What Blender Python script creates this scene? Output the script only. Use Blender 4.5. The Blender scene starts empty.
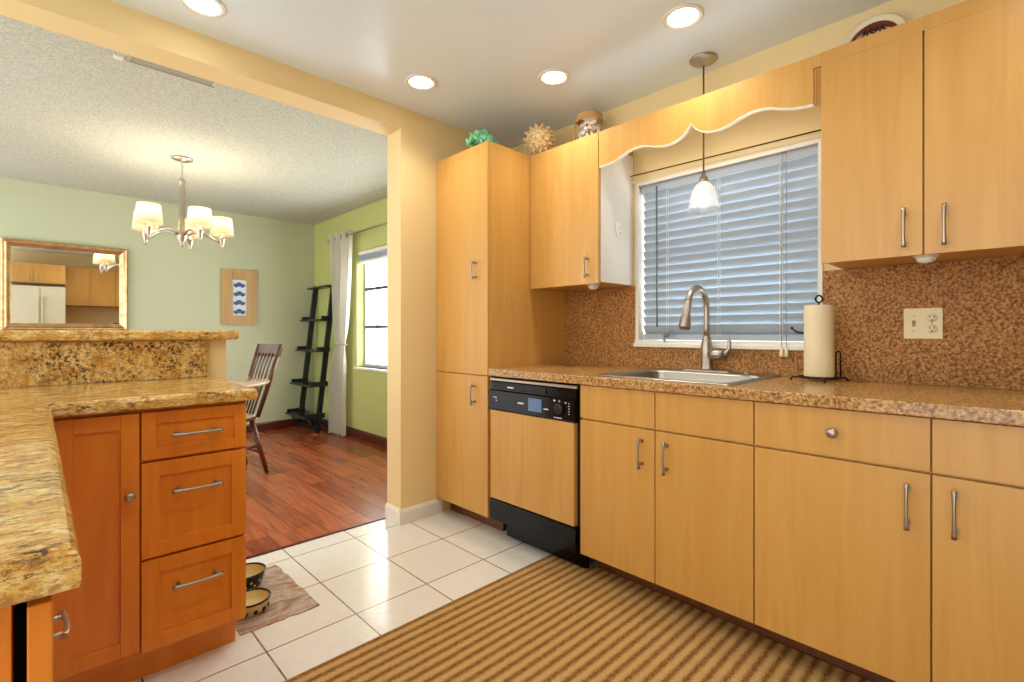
import bpy, bmesh, math, random
from mathutils import Vector, Matrix, noise as mnoise
random.seed(7)
PI = math.pi
SC = bpy.context.scene
COL = SC.collection

# ------------------------------------------------------------------ camera, world, exposure
cam_d = bpy.data.cameras.new('camera')
cam = bpy.data.objects.new('camera', cam_d); COL.objects.link(cam)
cam.location = (0, 0, 1.11)
cam.rotation_euler = (PI / 2, 0, -math.radians(44.175))
cam_d.sensor_width = 36.0
cam_d.lens = 490.06 / 1024 * 36.0
cam_d.shift_y = -(341 - 332.6) / 1024
cam_d.clip_start = 0.02
SC.camera = cam
SC.view_settings.view_transform = 'Standard'
SC.view_settings.look = 'None'
SC.view_settings.gamma = 1.0
SC.view_settings.use_curve_mapping = False
SC.view_settings.exposure = 1.04

WORLD_FILL = 1.5      # soft light from the open room behind and left of the camera
WORLD_DINING = 0.75
WORLD_SKY = 5.0        # daylight outside the windows
CAN_W = 9.0           # each recessed can
world = bpy.data.worlds.new('world'); SC.world = world
world.use_nodes = True
wn = world.node_tree; wn.nodes.clear()
wo = wn.nodes.new('ShaderNodeOutputWorld'); bg = wn.nodes.new('ShaderNodeBackground')
tc = wn.nodes.new('ShaderNodeTexCoord'); sp = wn.nodes.new('ShaderNodeSeparateXYZ')
mr = wn.nodes.new('ShaderNodeMapRange'); mr.inputs['From Min'].default_value = -0.15; mr.inputs['From Max'].default_value = 0.25
mx = wn.nodes.new('ShaderNodeMix'); mx.data_type = 'RGBA'
mx.inputs['A'].default_value = (WORLD_FILL * 1.0, WORLD_FILL * .94, WORLD_FILL * .86, 1)
mx.inputs['B'].default_value = (WORLD_SKY * .95, WORLD_SKY * 1.0, WORLD_SKY * 1.03, 1)
wn.links.new(tc.outputs['Generated'], sp.inputs[0]); wn.links.new(sp.outputs['X'], mr.inputs['Value'])
# added fill light, scaled by direction towards the unseen side of the dining room
my = wn.nodes.new('ShaderNodeMapRange'); my.inputs['From Min'].default_value = .0; my.inputs['From Max'].default_value = .7; my.inputs['To Min'].default_value = 1; my.inputs['To Max'].default_value = WORLD_DINING
wn.links.new(sp.outputs['Y'], my.inputs['Value'])
mm_ = wn.nodes.new('ShaderNodeVectorMath'); mm_.operation = 'SCALE'
mm_.inputs[0].default_value = (WORLD_FILL * .98, WORLD_FILL * .99, WORLD_FILL * .98); wn.links.new(my.outputs['Result'], mm_.inputs['Scale'])
wn.links.new(mm_.outputs[0], mx.inputs['A'])
wn.links.new(mr.outputs['Result'], mx.inputs['Factor']); wn.links.new(mx.outputs['Result'], bg.inputs['Color'])
wn.links.new(bg.outputs[0], wo.inputs[0])

# ------------------------------------------------------------------ materials
def srgb(r, g, b):
    f = lambda c: (c / 255 / 12.92) if c / 255 <= .04045 else ((c / 255 + .055) / 1.055) ** 2.4
    return (f(r), f(g), f(b), 1)

class NT:
    def __init__(s, name):
        s.m = bpy.data.materials.new(name); s.m.use_nodes = True
        s.t = s.m.node_tree; s.b = s.t.nodes['Principled BSDF']
        s.tc = None
    def n(s, typ, **kw):
        nd = s.t.nodes.new(typ)
        for k, v in kw.items():
            if hasattr(nd, k): setattr(nd, k, v)
        return nd
    def l(s, a, b): s.t.links.new(a, b)
    def coord(s, scale=(1, 1, 1), rot=(0, 0, 0), loc=(0, 0, 0)):
        if not s.tc: s.tc = s.n('ShaderNodeTexCoord')
        mp = s.n('ShaderNodeMapping'); mp.inputs['Scale'].default_value = scale
        mp.inputs['Rotation'].default_value = rot; mp.inputs['Location'].default_value = loc
        s.l(s.tc.outputs['Object'], mp.inputs['Vector']); return mp.outputs[0]
    def noise(s, vec, scale, detail=4, rough=.5, dist=0):
        nd = s.n('ShaderNodeTexNoise'); nd.inputs['Scale'].default_value = scale
        nd.inputs['Detail'].default_value = detail; nd.inputs['Roughness'].default_value = rough
        nd.inputs['Distortion'].default_value = dist; s.l(vec, nd.inputs['Vector']); return nd.outputs['Fac']
    def ramp(s, fac, stops, interp='LINEAR'):
        nd = s.n('ShaderNodeValToRGB'); cr = nd.color_ramp; cr.interpolation = interp
        while len(cr.elements) < len(stops): cr.elements.new(.5)
        for e, (p, c) in zip(cr.elements, stops): e.position = p; e.color = c
        s.l(fac, nd.inputs[0]); return nd.outputs[0]
    def mix(s, fac, a, b, mode='MIX'):
        nd = s.n('ShaderNodeMix'); nd.data_type = 'RGBA'; nd.blend_type = mode
        for k, v in (('Factor', fac), ('A', a), ('B', b)):
            if hasattr(v, 'links'): s.l(v, nd.inputs[k])
            else: nd.inputs[k].default_value = v
        return nd.outputs['Result']
    def bump(s, h, strength=.2, dist=.002):
        nd = s.n('ShaderNodeBump'); nd.inputs['Strength'].default_value = strength
        nd.inputs['Distance'].default_value = dist; s.l(h, nd.inputs['Height']); s.l(nd.outputs[0], s.b.inputs['Normal'])
    def base(s, c):
        if hasattr(c, 'links'): s.l(c, s.b.inputs['Base Color'])
        else: s.b.inputs['Base Color'].default_value = c

def plain(name, col, rough=.5, metal=0, spec=.5):
    m = NT(name); m.base(col); m.b.inputs['Roughness'].default_value = rough
    m.b.inputs['Metallic'].default_value = metal; m.b.inputs['Specular IOR Level'].default_value = spec
    return m.m

def wood(name, c1, c2, c3, rough=.35, grain=(14, 14, 1.2), fine=.35):
    m = NT(name)
    v = m.coord(grain)
    a = m.noise(v, 1.0, 5, .6, 1.2)
    b = m.noise(m.coord((grain[0] * 12, grain[1] * 12, grain[2] * 4)), 1.0, 3, .6)
    w = m.noise(m.coord((3, 3, .35)), 1.0, 2, .5, .6)
    c = m.ramp(a, [(.3, c1), (.5, c2), (.72, c3)])
    c = m.mix(m.ramp(b, [(.35, (fine, fine, fine, 1)), (.6, (0, 0, 0, 1))]), c, c1)
    c = m.mix(m.ramp(w, [(.35, (.35, .35, .35, 1)), (.7, (0, 0, 0, 1))]), c, c1)
    m.base(c); m.b.inputs['Roughness'].default_value = rough
    m.bump(b, .03, .001)
    return m.m

M = {}
M['maple'] = wood('maple_laminate', srgb(199, 148, 72), srgb(208, 158, 82), srgb(215, 167, 91), .34, fine=.2)
M['cherry'] = wood('cherry_wood', srgb(212, 120, 26), srgb(226, 135, 34), srgb(234, 149, 46), .34, fine=.25)
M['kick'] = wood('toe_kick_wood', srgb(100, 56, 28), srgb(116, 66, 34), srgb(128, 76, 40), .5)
M['mahogany'] = wood('dark_mahogany', srgb(70, 24, 14), srgb(92, 32, 20), srgb(108, 42, 26), .3)
M['chairwood'] = wood('dark_walnut', srgb(66, 30, 16), srgb(88, 44, 24), srgb(106, 56, 32), .3)
M['picwood'] = wood('bamboo_frame', srgb(176, 138, 84), srgb(190, 152, 98), srgb(200, 164, 112), .45)
M['wall_k'] = plain('kitchen_cream_paint', srgb(231, 207, 152), .62)
M['ceil_k'] = plain('kitchen_ceiling_paint', srgb(224, 236, 240), .3)
M['wall_db'] = plain('pale_sage_paint', srgb(188, 194, 162), .62)
M['wall_dr'] = plain('green_paint', srgb(184, 190, 118), .6)
M['white'] = plain('white_paint', srgb(232, 228, 214), .42)
M['trimcream'] = plain('cream_trim_paint', srgb(226, 210, 172), .5)
M['whiteplastic'] = plain('white_plastic', srgb(236, 234, 228), .35)
M['ivory'] = plain('ivory_plastic', srgb(232, 216, 168), .4)
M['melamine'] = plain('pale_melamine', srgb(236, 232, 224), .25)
M['nickel'] = plain('brushed_nickel', srgb(178, 169, 156), .36, 1)
M['steel'] = plain('stainless_steel', srgb(168, 160, 146), .34, 1)
M['darkmetal'] = plain('black_wire', srgb(30, 24, 22), .4, .6)
M['black'] = plain('black_gloss', srgb(8, 8, 10), .16, 0, .25)
M['blackmat'] = plain('black_matte', srgb(20, 18, 18), .5)
M['darkgap'] = plain('dark_seam', srgb(40, 22, 12), .8)
M['lcd'] = plain('blue_grey_window', srgb(86, 116, 158), .2)
M['print'] = plain('light_print', srgb(215, 215, 222), .5)
M['ladder'] = plain('black_painted_wood', srgb(22, 24, 30), .3)
M['tabletop'] = plain('table_gloss_top', srgb(190, 160, 140), .08)  # window reflection on the top put into the pale pinkish base
M['cushion'] = plain('cream_seat', srgb(206, 190, 162), .6)
M['fridge'] = plain('fridge_cream', srgb(222, 216, 190), .35)
M['candle'] = plain('paper_towel', srgb(230, 214, 176), .9)
M['cardwhite'] = plain('mat_board', srgb(214, 226, 232), .7)
M['blue1'] = plain('print_blue', srgb(72, 96, 150), .6)
M['blue2'] = plain('print_dark_blue', srgb(36, 48, 92), .6)
M['mirror'] = plain('mirror_glass', (.93, .94, .92, 1), .015, 1)
M['glassdark'] = plain('window_dark_bar', srgb(52, 66, 72), .4)
M['alum'] = plain('window_aluminium', srgb(196, 204, 206), .35)
M['bowlcream'] = plain('bowl_glaze_cream', srgb(214, 196, 138), .25)
M['bowlblack'] = plain('bowl_glaze_black', srgb(26, 16, 14), .2)
M['rope'] = plain('woven_rope', srgb(196, 152, 98), .8)
M['plate'] = plain('plate_glaze', srgb(226, 216, 180), .25)
M['platered'] = plain('plate_red', srgb(104, 44, 28), .3)
M['platebrown'] = plain('plate_brown', srgb(52, 26, 14), .3)
M['platepink'] = plain('plate_pink', srgb(214, 160, 130), .3)

def mat_coral():
    m = NT('green_ceramic'); n = m.noise(m.coord(), 45, 3)
    m.base(m.ramp(n, [(.35, srgb(84, 166, 120)), (.6, srgb(140, 214, 170))])); m.b.inputs['Roughness'].default_value = .3
    return m.m
M['coral'] = mat_coral()
def mat_urchin():
    m = NT('urchin_shell'); n = m.noise(m.coord(), 60, 3)
    m.base(m.ramp(n, [(.35, srgb(206, 172, 118)), (.6, srgb(240, 214, 164))])); m.b.inputs['Roughness'].default_value = .6
    return m.m
M['urchin'] = mat_urchin()
def mat_shells():
    m = NT('mixed_shells'); n = m.noise(m.coord(), 70, 3, .7)
    m.base(m.ramp(n, [(.35, srgb(160, 100, 70)), (.44, srgb(240, 220, 200)), (.6, srgb(252, 246, 238))])); m.b.inputs['Roughness'].default_value = .4
    return m.m
M['shells'] = mat_shells()

def mat_popcorn():
    m = NT('popcorn_ceiling')
    n = m.noise(m.coord(), 60, 4, .75)
    k = m.noise(m.coord(), 110, 2, .6)
    m.base(m.ramp(k, [(.34, srgb(166, 166, 150)), (.5, srgb(188, 190, 174)), (.65, srgb(200, 202, 186))]))
    m.b.inputs['Roughness'].default_value = .9
    m.bump(n, .6, .008); return m.m
M['popcorn'] = mat_popcorn()

def mat_speckle(name='speckled_laminate', rough=.22, sp=.5, cols=((112, 78, 42), (166, 122, 70), (194, 150, 92), (214, 172, 112))):
    m = NT(name)
    a = m.noise(m.coord(), 108, 2, .5)
    b = m.noise(m.coord(loc=(5, 3, 1)), 130, 2, .5)
    w = m.noise(m.coord(), 9, 2, .5)
    c = m.ramp(a, [(p, srgb(*q)) for p, q in zip((.32, .43, .54, .66), cols)])
    c = m.mix(m.ramp(b, [(.58, (0, 0, 0, 1)), (.66, (.6, .6, .6, 1))]), c, srgb(78, 46, 24))
    c = m.mix(m.ramp(w, [(.4, (0, 0, 0, 1)), (.7, (.2, .2, .2, 1))]), c, srgb(130, 84, 46))
    m.base(c); m.b.inputs['Roughness'].default_value = rough; m.b.inputs['Specular IOR Level'].default_value = sp; return m.m
M['speckle'] = mat_speckle()  # worktop copy of the laminate: grazing reflection put into paler stops
M['speckle_b'] = mat_speckle('speckled_backsplash', .55, .25, ((108, 66, 32), (154, 104, 52), (180, 128, 68), (200, 151, 88)))

def mat_granite(name='gold_granite', stretch=(15, 32, 32), dark=.60, fleck=.555):
    m = NT(name)
    a = m.noise(m.coord(stretch), 1.0, 10, .85, .2)
    c = m.ramp(a, [(.36, srgb(148, 98, 44)), (.44, srgb(196, 144, 68)), (.51, srgb(220, 180, 102)), (.60, srgb(236, 212, 156))])
    e = m.noise(m.coord(tuple(x * 5 for x in stretch), loc=(1, 2, 3)), 1.0, 3, .8)
    c = m.mix(m.ramp(e, [(.38, (.8, .8, .8, 1)), (.5, (0, 0, 0, 1))]), c, srgb(168, 112, 50))
    f = m.noise(m.coord(tuple(x * 3.2 for x in stretch), loc=(2, 7, 1)), 1.0, 5, .8, .1)
    z = m.noise(m.coord(tuple(x * .4 for x in stretch), loc=(8, 1, 4)), 1.0, 3, .6)
    fl = m.ramp(f, [(fleck - .035, (0, 0, 0, 1)), (fleck + .01, (.95, .95, .95, 1))])
    zz = m.ramp(z, [(.40, (.1, .1, .1, 1)), (.58, (1, 1, 1, 1))])
    c = m.mix(m.mix(1.0, fl, zz, 'MULTIPLY'), c, srgb(58, 34, 20))
    d = m.noise(m.coord(tuple(x * 1.3 for x in stretch), loc=(3, 3, 9)), 1.0, 8, .75, .3)
    k = .595 + (.5 - dark) * .2
    c = m.mix(m.ramp(d, [(k, (0, 0, 0, 1)), (k + .05, (.9, .9, .9, 1))]), c, srgb(64, 40, 26))
    m.base(c); m.b.inputs['Roughness'].default_value = .14; return m.m
M['granite'] = mat_granite()
M['granite_s'] = mat_granite('gold_granite_splash', (24, 24, 24), .58, .54)

def mat_tile():
    m = NT('cream_floor_tile')
    br = m.n('ShaderNodeTexBrick'); br.offset = 0; br.squash = 1
    TX, TY = .3315, .338
    # brick texture in metres: one brick = one tile
    m.l(m.coord(loc=(-.575 + TX * 4, -1.816 + TY * 8, 0)), br.inputs['Vector'])
    br.inputs['Scale'].default_value = 1; br.inputs['Brick Width'].default_value = TX; br.inputs['Row Height'].default_value = TY
    br.inputs['Mortar Size'].default_value = .0032; br.inputs['Mortar Smooth'].default_value = .1; br.inputs['Bias'].default_value = 0
    br.inputs['Color1'].default_value = srgb(228, 226, 220); br.inputs['Color2'].default_value = srgb(232, 230, 224)
    br.inputs['Mortar'].default_value = srgb(122, 98, 72)
    n = m.noise(m.coord(), 24, 3, .5)
    m.base(m.mix(m.ramp(n, [(.35, (.25, .25, .25, 1)), (.6, (0, 0, 0, 1))]), br.outputs['Color'], srgb(216, 212, 202)))
    m.b.inputs['Roughness'].default_value = .16
    m.bump(n, .22, .004); return m.m
M['tile'] = mat_tile()

def mat_plank():
    m = NT('cherry_laminate_floor')
    br = m.n('ShaderNodeTexBrick'); br.offset = .37; br.squash = 1
    m.l(m.coord(rot=(0, 0, PI / 2)), br.inputs['Vector'])
    br.inputs['Scale'].default_value = 1; br.inputs['Brick Width'].default_value = 1.2; br.inputs['Row Height'].default_value = .13
    br.inputs['Mortar Size'].default_value = .0012; br.inputs['Bias'].default_value = 0
    br.inputs['Color1'].default_value = srgb(140, 66, 36); br.inputs['Color2'].default_value = srgb(188, 102, 58)
    br.inputs['Mortar'].default_value = srgb(56, 22, 14)
    g = m.noise(m.coord((22, 1.6, 10)), 1.0, 6, .65, 1.6)
    c = m.mix(m.ramp(g, [(.34, (.7, .7, .7, 1)), (.62, (0, 0, 0, 1))]), br.outputs['Color'], srgb(92, 36, 26))
    m.base(c); m.b.inputs['Roughness'].default_value = .27; return m.m
M['plank'] = mat_plank()

def mat_rug():
    m = NT('ribbed_jute_rug')
    n = m.noise(m.coord((1, 1.6, 1)), 150, 3, .7)
    sx = m.n('ShaderNodeSeparateXYZ'); m.l(m.coord(), sx.inputs[0])
    mu = m.n('ShaderNodeMath', operation='MULTIPLY'); mu.inputs[1].default_value = 2 * PI / .0435; m.l(sx.outputs['Y'], mu.inputs[0])
    si = m.n('ShaderNodeMath', operation='SINE'); m.l(mu.outputs[0], si.inputs[0])
    ad = m.n('ShaderNodeMath', operation='MULTIPLY_ADD'); ad.inputs[1].default_value = 4.5; ad.inputs[2].default_value = -2.1
    m.l(n, ad.inputs[0])
    su = m.n('ShaderNodeMath', operation='ADD'); m.l(si.outputs[0], su.inputs[0]); m.l(ad.outputs[0], su.inputs[1])
    mp = m.n('ShaderNodeMapRange'); mp.inputs['From Min'].default_value = -1.2; mp.inputs['From Max'].default_value = 1.2; m.l(su.outputs[0], mp.inputs['Value'])
    c = m.ramp(mp.outputs[0], [(.05, srgb(116, 80, 42)), (.35, srgb(156, 117, 68)), (.6, srgb(182, 143, 88)), (.95, srgb(198, 160, 104))])
    m.base(c); m.b.inputs['Roughness'].default_value = .95; m.b.inputs['Specular IOR Level'].default_value = .1
    m.bump(mp.outputs[0], .5, .004); return m.m
M['rug'] = mat_rug()

def mat_mat():
    m = NT('pet_mat_print')
    n = m.noise(m.coord((3, 9, 1), rot=(0, 0, .3)), 1.0, 6, .7, 1.5)
    k = m.noise(m.coord(), 60, 3, .6)
    c = m.ramp(n, [(.34, srgb(112, 82, 42)), (.43, srgb(156, 120, 74)), (.49, srgb(176, 164, 154)), (.53, srgb(184, 170, 160)), (.59, srgb(164, 122, 78)), (.66, srgb(134, 94, 56))])
    m.base(m.mix(m.ramp(k, [(.4, (.4, .4, .4, 1)), (.6, (0, 0, 0, 1))]), c, srgb(138, 108, 90))); m.b.inputs['Roughness'].default_value = .6
    return m.m
M['petmat'] = mat_mat()

def emis(name, col, strength):
    m = NT(name); m.base((0, 0, 0, 1)); m.b.inputs['Emission Color'].default_value = col
    m.b.inputs['Emission Strength'].default_value = strength; return m.m
M['can'] = emis('can_lamp_lens', (1, .93, .8, 1), 9)
M['bulb_p'] = emis('pendant_bulb_glow', (1, .86, .6, 1), 2.2)
M['bulb'] = emis('bulb_glow', (1, .8, .55, 1), 6)

def transl(name, col, fac, rough=.6):
    m = NT(name); m.base(col); m.b.inputs['Roughness'].default_value = rough
    tr = m.n('ShaderNodeBsdfTranslucent'); tr.inputs[0].default_value = col
    ms = m.n('ShaderNodeMixShader'); ms.inputs[0].default_value = fac
    m.l(m.b.outputs[0], ms.inputs[1]); m.l(tr.outputs[0], ms.inputs[2])
    m.l(ms.outputs[0], m.t.nodes['Material Output'].inputs[0]); return m.m
M['slat'] = transl('blind_slat', srgb(168, 180, 190), .02, .45)
M['shade'] = transl('linen_shade', srgb(250, 236, 212), .5)
M['curtain'] = transl('white_curtain', srgb(244, 242, 236), .45, .8)
def glassm(name, col=(1, 1, 1, 1), rough=0, alpha=.85):
    m = NT(name)
    gl = m.n('ShaderNodeBsdfGlossy'); gl.inputs['Roughness'].default_value = .05
    tr = m.n('ShaderNodeBsdfTransparent'); tr.inputs[0].default_value = col
    ms = m.n('ShaderNodeMixShader'); ms.inputs[0].default_value = 1 - alpha
    m.l(tr.outputs[0], ms.inputs[1]); m.l(gl.outputs[0], ms.inputs[2])
    m.l(ms.outputs[0], m.t.nodes['Material Output'].inputs[0]); return m.m
M['glass'] = glassm('window_glass', alpha=.93)
def mat_frost():
    m = NT('ribbed_frosted_glass')
    tr = m.n('ShaderNodeBsdfTransparent'); tr.inputs[0].default_value = (.93, .95, .97, 1)
    tl = m.n('ShaderNodeBsdfTranslucent'); tl.inputs[0].default_value = (.95, .95, .95, 1)
    df = m.n('ShaderNodeBsdfGlossy'); df.inputs[0].default_value = (.95, .95, .97, 1); df.inputs['Roughness'].default_value = .25
    a = m.n('ShaderNodeMixShader'); a.inputs[0].default_value = .25; m.l(tl.outputs[0], a.inputs[1]); m.l(df.outputs[0], a.inputs[2])
    b = m.n('ShaderNodeMixShader'); b.inputs[0].default_value = .42; m.l(tr.outputs[0], b.inputs[1]); m.l(a.outputs[0], b.inputs[2])
    m.l(b.outputs[0], m.t.nodes['Material Output'].inputs[0]); return m.m
M['frost'] = mat_frost()
def mat_gold():
    m = NT('bronze_frame'); n = m.noise(m.coord(), 20, 3)
    m.base(m.ramp(n, [(.3, srgb(190, 150, 104)), (.7, srgb(226, 192, 146))])); m.b.inputs['Roughness'].default_value = .22
    m.b.inputs['Metallic'].default_value = .75; return m.m
M['bronze'] = mat_gold()

# ------------------------------------------------------------------ mesh helpers
class MB:
    """collects shapes in world coordinates; build() links them as ONE mesh object"""
    def __init__(s): s.bm = bmesh.new(); s.smooth = False
    def box(s, x0, x1, y0, y1, z0, z1, bev=0, seg=2, rot=None):
        g = bmesh.ops.create_cube(s.bm, size=1)['verts']
        mt = Matrix.Translation(((x0 + x1) / 2, (y0 + y1) / 2, (z0 + z1) / 2)) @ Matrix.Diagonal((abs(x1 - x0), abs(y1 - y0), abs(z1 - z0), 1))
        if rot is not None: mt = rot @ mt
        bmesh.ops.transform(s.bm, matrix=mt, verts=g)
        if bev:
            eds = list({e for v in g for e in v.link_edges})
            bmesh.ops.bevel(s.bm, geom=eds, offset=bev, segments=seg, profile=.5, affect='EDGES')
        return s
    def beam(s, p0, p1, w, h, bev=0):
        """rectangular bar from p0 to p1; w across, h the other way"""
        p0, p1 = Vector(p0), Vector(p1); d = p1 - p0
        q = d.to_track_quat('Z', 'Y').to_matrix().to_4x4()
        mt = Matrix.Translation((p0 + p1) / 2) @ q
        g = bmesh.ops.create_cube(s.bm, size=1)['verts']
        bmesh.ops.transform(s.bm, matrix=mt @ Matrix.Diagonal((w, h, d.length, 1)), verts=g)
        if bev:
            eds = list({e for v in g for e in v.link_edges})
            bmesh.ops.bevel(s.bm, geom=eds, offset=bev, segments=2, profile=.5, affect='EDGES')
        return s
    def prism(s, pts, axis, a, b, bev=0):
        """closed 2-D outline extruded along an axis from a to b"""
        def P(u, v, t): return {'x': (t, u, v), 'y': (u, t, v), 'z': (u, v, t)}[axis]
        v0 = [s.bm.verts.new(P(u, v, a)) for u, v in pts]; v1 = [s.bm.verts.new(P(u, v, b)) for u, v in pts]
        fs = [s.bm.faces.new(v0), s.bm.faces.new(v1[::-1])]
        n = len(pts)
        for i in range(n): fs.append(s.bm.faces.new((v0[i], v1[i], v1[(i + 1) % n], v0[(i + 1) % n])))
        bmesh.ops.recalc_face_normals(s.bm, faces=fs)
        if bev:
            eds = list({e for f in fs for e in f.edges})
            bmesh.ops.bevel(s.bm, geom=eds, offset=bev, segments=3, profile=.5, affect='EDGES')
        return s
    def tube(s, pts, r, seg=10, closed=False, flat=1.0):
        """round bar along points; r a number or one per point"""
        pts = [Vector(p) for p in pts]; n = len(pts)
        rs = r if isinstance(r, (list, tuple)) else [r] * n
        rings = []; up = None
        for i, p in enumerate(pts):
            if closed: t = pts[(i + 1) % n] - pts[i - 1]
            else: t = pts[min(i + 1, n - 1)] - pts[max(i - 1, 0)]
            t.normalize()
            if up is None:
                up = t.orthogonal().normalized()
            else:
                up = (up - t * up.dot(t)).normalized()
            sd = t.cross(up)
            rings.append([s.bm.verts.new(p + (up * math.cos(2 * PI * k / seg) + sd * math.sin(2 * PI * k / seg) * flat) * rs[i]) for k in range(seg)])
        m = n if closed else n - 1
        for i in range(m):
            A, B = rings[i], rings[(i + 1) % n]
            for k in range(seg): s.bm.faces.new((A[k], A[(k + 1) % seg], B[(k + 1) % seg], B[k])).smooth = True
        if not closed:
            s.bm.faces.new(rings[0][::-1]); s.bm.faces.new(rings[-1])
        return s
    def lathe(s, prof, c=(0, 0, 0), seg=32, mat=None, cap=True):
        """profile [(r, z)...] turned about z at c"""
        fs = []; rings = []; c = Vector(c)
        for r, z in prof:
            if r < 1e-6: rings.append([s.bm.verts.new((mat @ Vector((0, 0, z)) if mat else Vector((0, 0, z))) + c)])
            else:
                rings.append([s.bm.verts.new((mat @ Vector((r * math.cos(2 * PI * k / seg), r * math.sin(2 * PI * k / seg), z)) if mat
                              else Vector((r * math.cos(2 * PI * k / seg), r * math.sin(2 * PI * k / seg), z))) + c) for k in range(seg)])
        for A, B in zip(rings, rings[1:]):
            if len(A) == 1 and len(B) == 1: continue
            for k in range(seg):
                q = (k + 1) % seg
                if len(A) == 1: f = (A[0], B[k], B[q])
                elif len(B) == 1: f = (A[k], A[q], B[0])
                else: f = (A[k], A[q], B[q], B[k])
                fs.append(s.bm.faces.new(f)); fs[-1].smooth = True
        if cap:
            if len(rings[0]) > 1: fs.append(s.bm.faces.new(rings[0][::-1]))
            if len(rings[-1]) > 1: fs.append(s.bm.faces.new(rings[-1]))
        bmesh.ops.recalc_face_normals(s.bm, faces=fs)
        return s
    def ball(s, c, r, seg=16, sc=(1, 1, 1), rot=None):
        mt = Matrix.Translation(c) @ (rot or Matrix()) @ Matrix.Diagonal((r * sc[0], r * sc[1], r * sc[2], 1))
        g = bmesh.ops.create_uvsphere(s.bm, u_segments=seg, v_segments=max(6, seg // 2), radius=1, matrix=mt)['verts']
        for f in {f for v in g for f in v.link_faces}: f.smooth = True
        return s
    def build(s, name, mat, parent=None, **tags):
        me = bpy.data.meshes.new(name)
        o = bpy.data.objects.new(name, me)
        off = Vector((0, 0, 0))
        if parent is not None:
            o.parent = parent; p = parent
            while p is not None: off += p.location; p = p.parent
        elif 'origin' in tags:
            off = Vector(tags.pop('origin')); o.location = off
        if off.length: bmesh.ops.translate(s.bm, verts=s.bm.verts, vec=-off)
        s.bm.to_mesh(me); s.bm.free()
        me.materials.append(M[mat] if isinstance(mat, str) else mat)
        COL.objects.link(o)
        for k, v in tags.items(): o[k] = v
        return o

def tag(o, label=None, category=None, group=None, kind=None):
    if label: o['label'] = label
    if category: o['category'] = category
    if group: o['group'] = group
    if kind: o['kind'] = kind
    return o
def thing(name, loc, label, category, group=None):
    o = bpy.data.objects.new(name, None); COL.objects.link(o); o.location = loc; o.empty_display_size = .05
    return tag(o, label, category, group)
def copy_tree(o, parent=None):
    c = o.copy(); COL.objects.link(c)
    if parent is not None: c.parent = parent
    for ch in list(o.children): copy_tree(ch, c)
    return c

# key planes (metres; camera at the origin, X towards the window wall, Y towards the dining room)
XW = 2.415        # window wall
XB = 1.777       # base cabinet door faces
XU = 2.085       # wall cabinet door faces
YD = 2.478       # dividing wall, kitchen side
YB = 5.95        # dining back wall
XG = 2.43        # green wall
ZC = 2.415        # ceilings

# ------------------------------------------------------------------ the setting
MB().box(-2.2, 2.62, -1.4, 2.63, -.1, 0).build('floor_kitchen', 'tile', kind='structure')
MB().box(-1.2, 2.62, 2.63, 6.1, -.1, 0).build('floor_dining', 'plank', kind='structure')
MB().box(-.9, 1.496, 2.622, 2.642, 0.0003, .006, .002).build('trim_threshold', 'mahogany', kind='structure')
MB().box(-2.2, 2.62, -1.4, 2.478, ZC, ZC + .1).build('ceiling_kitchen', 'ceil_k', kind='structure')
MB().box(-1.2, 2.62, 2.63, 6.1, ZC, ZC + .1).build('ceiling_dining', 'popcorn', kind='structure')
WZ0, WZ1, WY0, WY1 = 1.047, 1.925, .589, 1.468     # kitchen window opening
w = MB()
w.box(XW, 2.6, -1.4, WY0, 0, ZC); w.box(XW, 2.6, WY1, 2.478, 0, ZC)
w.box(XW, 2.6, WY0, WY1, 0, WZ0); w.box(XW, 2.6, WY0, WY1, WZ1, ZC)
w.build('wall_right', 'wall_k', kind='structure')
MB().box(-2.2, 2.6, -1.4, -1.25, 0, ZC).build('wall_front', 'wall_k', kind='structure')
MB().prism([(-1.7, 2.29), (1.512, 2.29), (1.512, 0), (2.6, 0), (2.6, ZC), (-1.7, ZC)], 'y', YD, 2.63).build('wall_divider', 'wall_k', kind='structure')
MB().box(-1.2, 2.6, YB, 6.1, 0, ZC).build('wall_back', 'wall_db', kind='structure')
GY0, GY1, GZ0, GZ1 = 3.0, 4.85, .75, 1.965       # dining window opening
w = MB()
w.box(XG, 2.6, 2.63, GY0, 0, ZC); w.box(XG, 2.6, GY1, YB, 0, ZC)
w.box(XG, 2.6, GY0, GY1, 0, GZ0); w.box(XG, 2.6, GY0, GY1, GZ1, ZC)
w.build('wall_dining_right', 'wall_dr', kind='structure')
MB().box(-1.15, .62, 2.50, 2.62, 0, 1.078).build('wall_half', 'wall_k', kind='structure')
# baseboards
def bboard(pts_axis, a, b, u, out, h, t, name, mat):
    """board along one axis from a to b on plane u, growing by t in direction out"""
    prof = [(0, 0), (t, 0), (t, h * .8), (t * .45, h), (0, h)]
    m = MB()
    if pts_axis == 'x': m.prism([(u + out * p, q) for p, q in prof], 'x', a, b)
    else: m.prism([(u + out * p, q) for p, q in prof], 'y', a, b)
    return m.build(name, mat, kind='structure')
bboard('x', 1.497, 1.80, YD, -1, .09, .014, 'baseboard_divider', 'white')
m = MB(); m.prism([(1.512 - p, q) for p, q in [(0, 0), (.014, 0), (.014, .072), (.006, .09), (0, .09)]], 'y', YD - .0, 2.6305)
m.build('baseboard_opening', 'white', kind='structure')
bboard('x', -1.2, XG, YB, -1, .095, .015, 'baseboard_back', 'mahogany')
bboard('y', 2.63, YB - .016, XG, -1, .095, .015, 'baseboard_right', 'mahogany')

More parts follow.
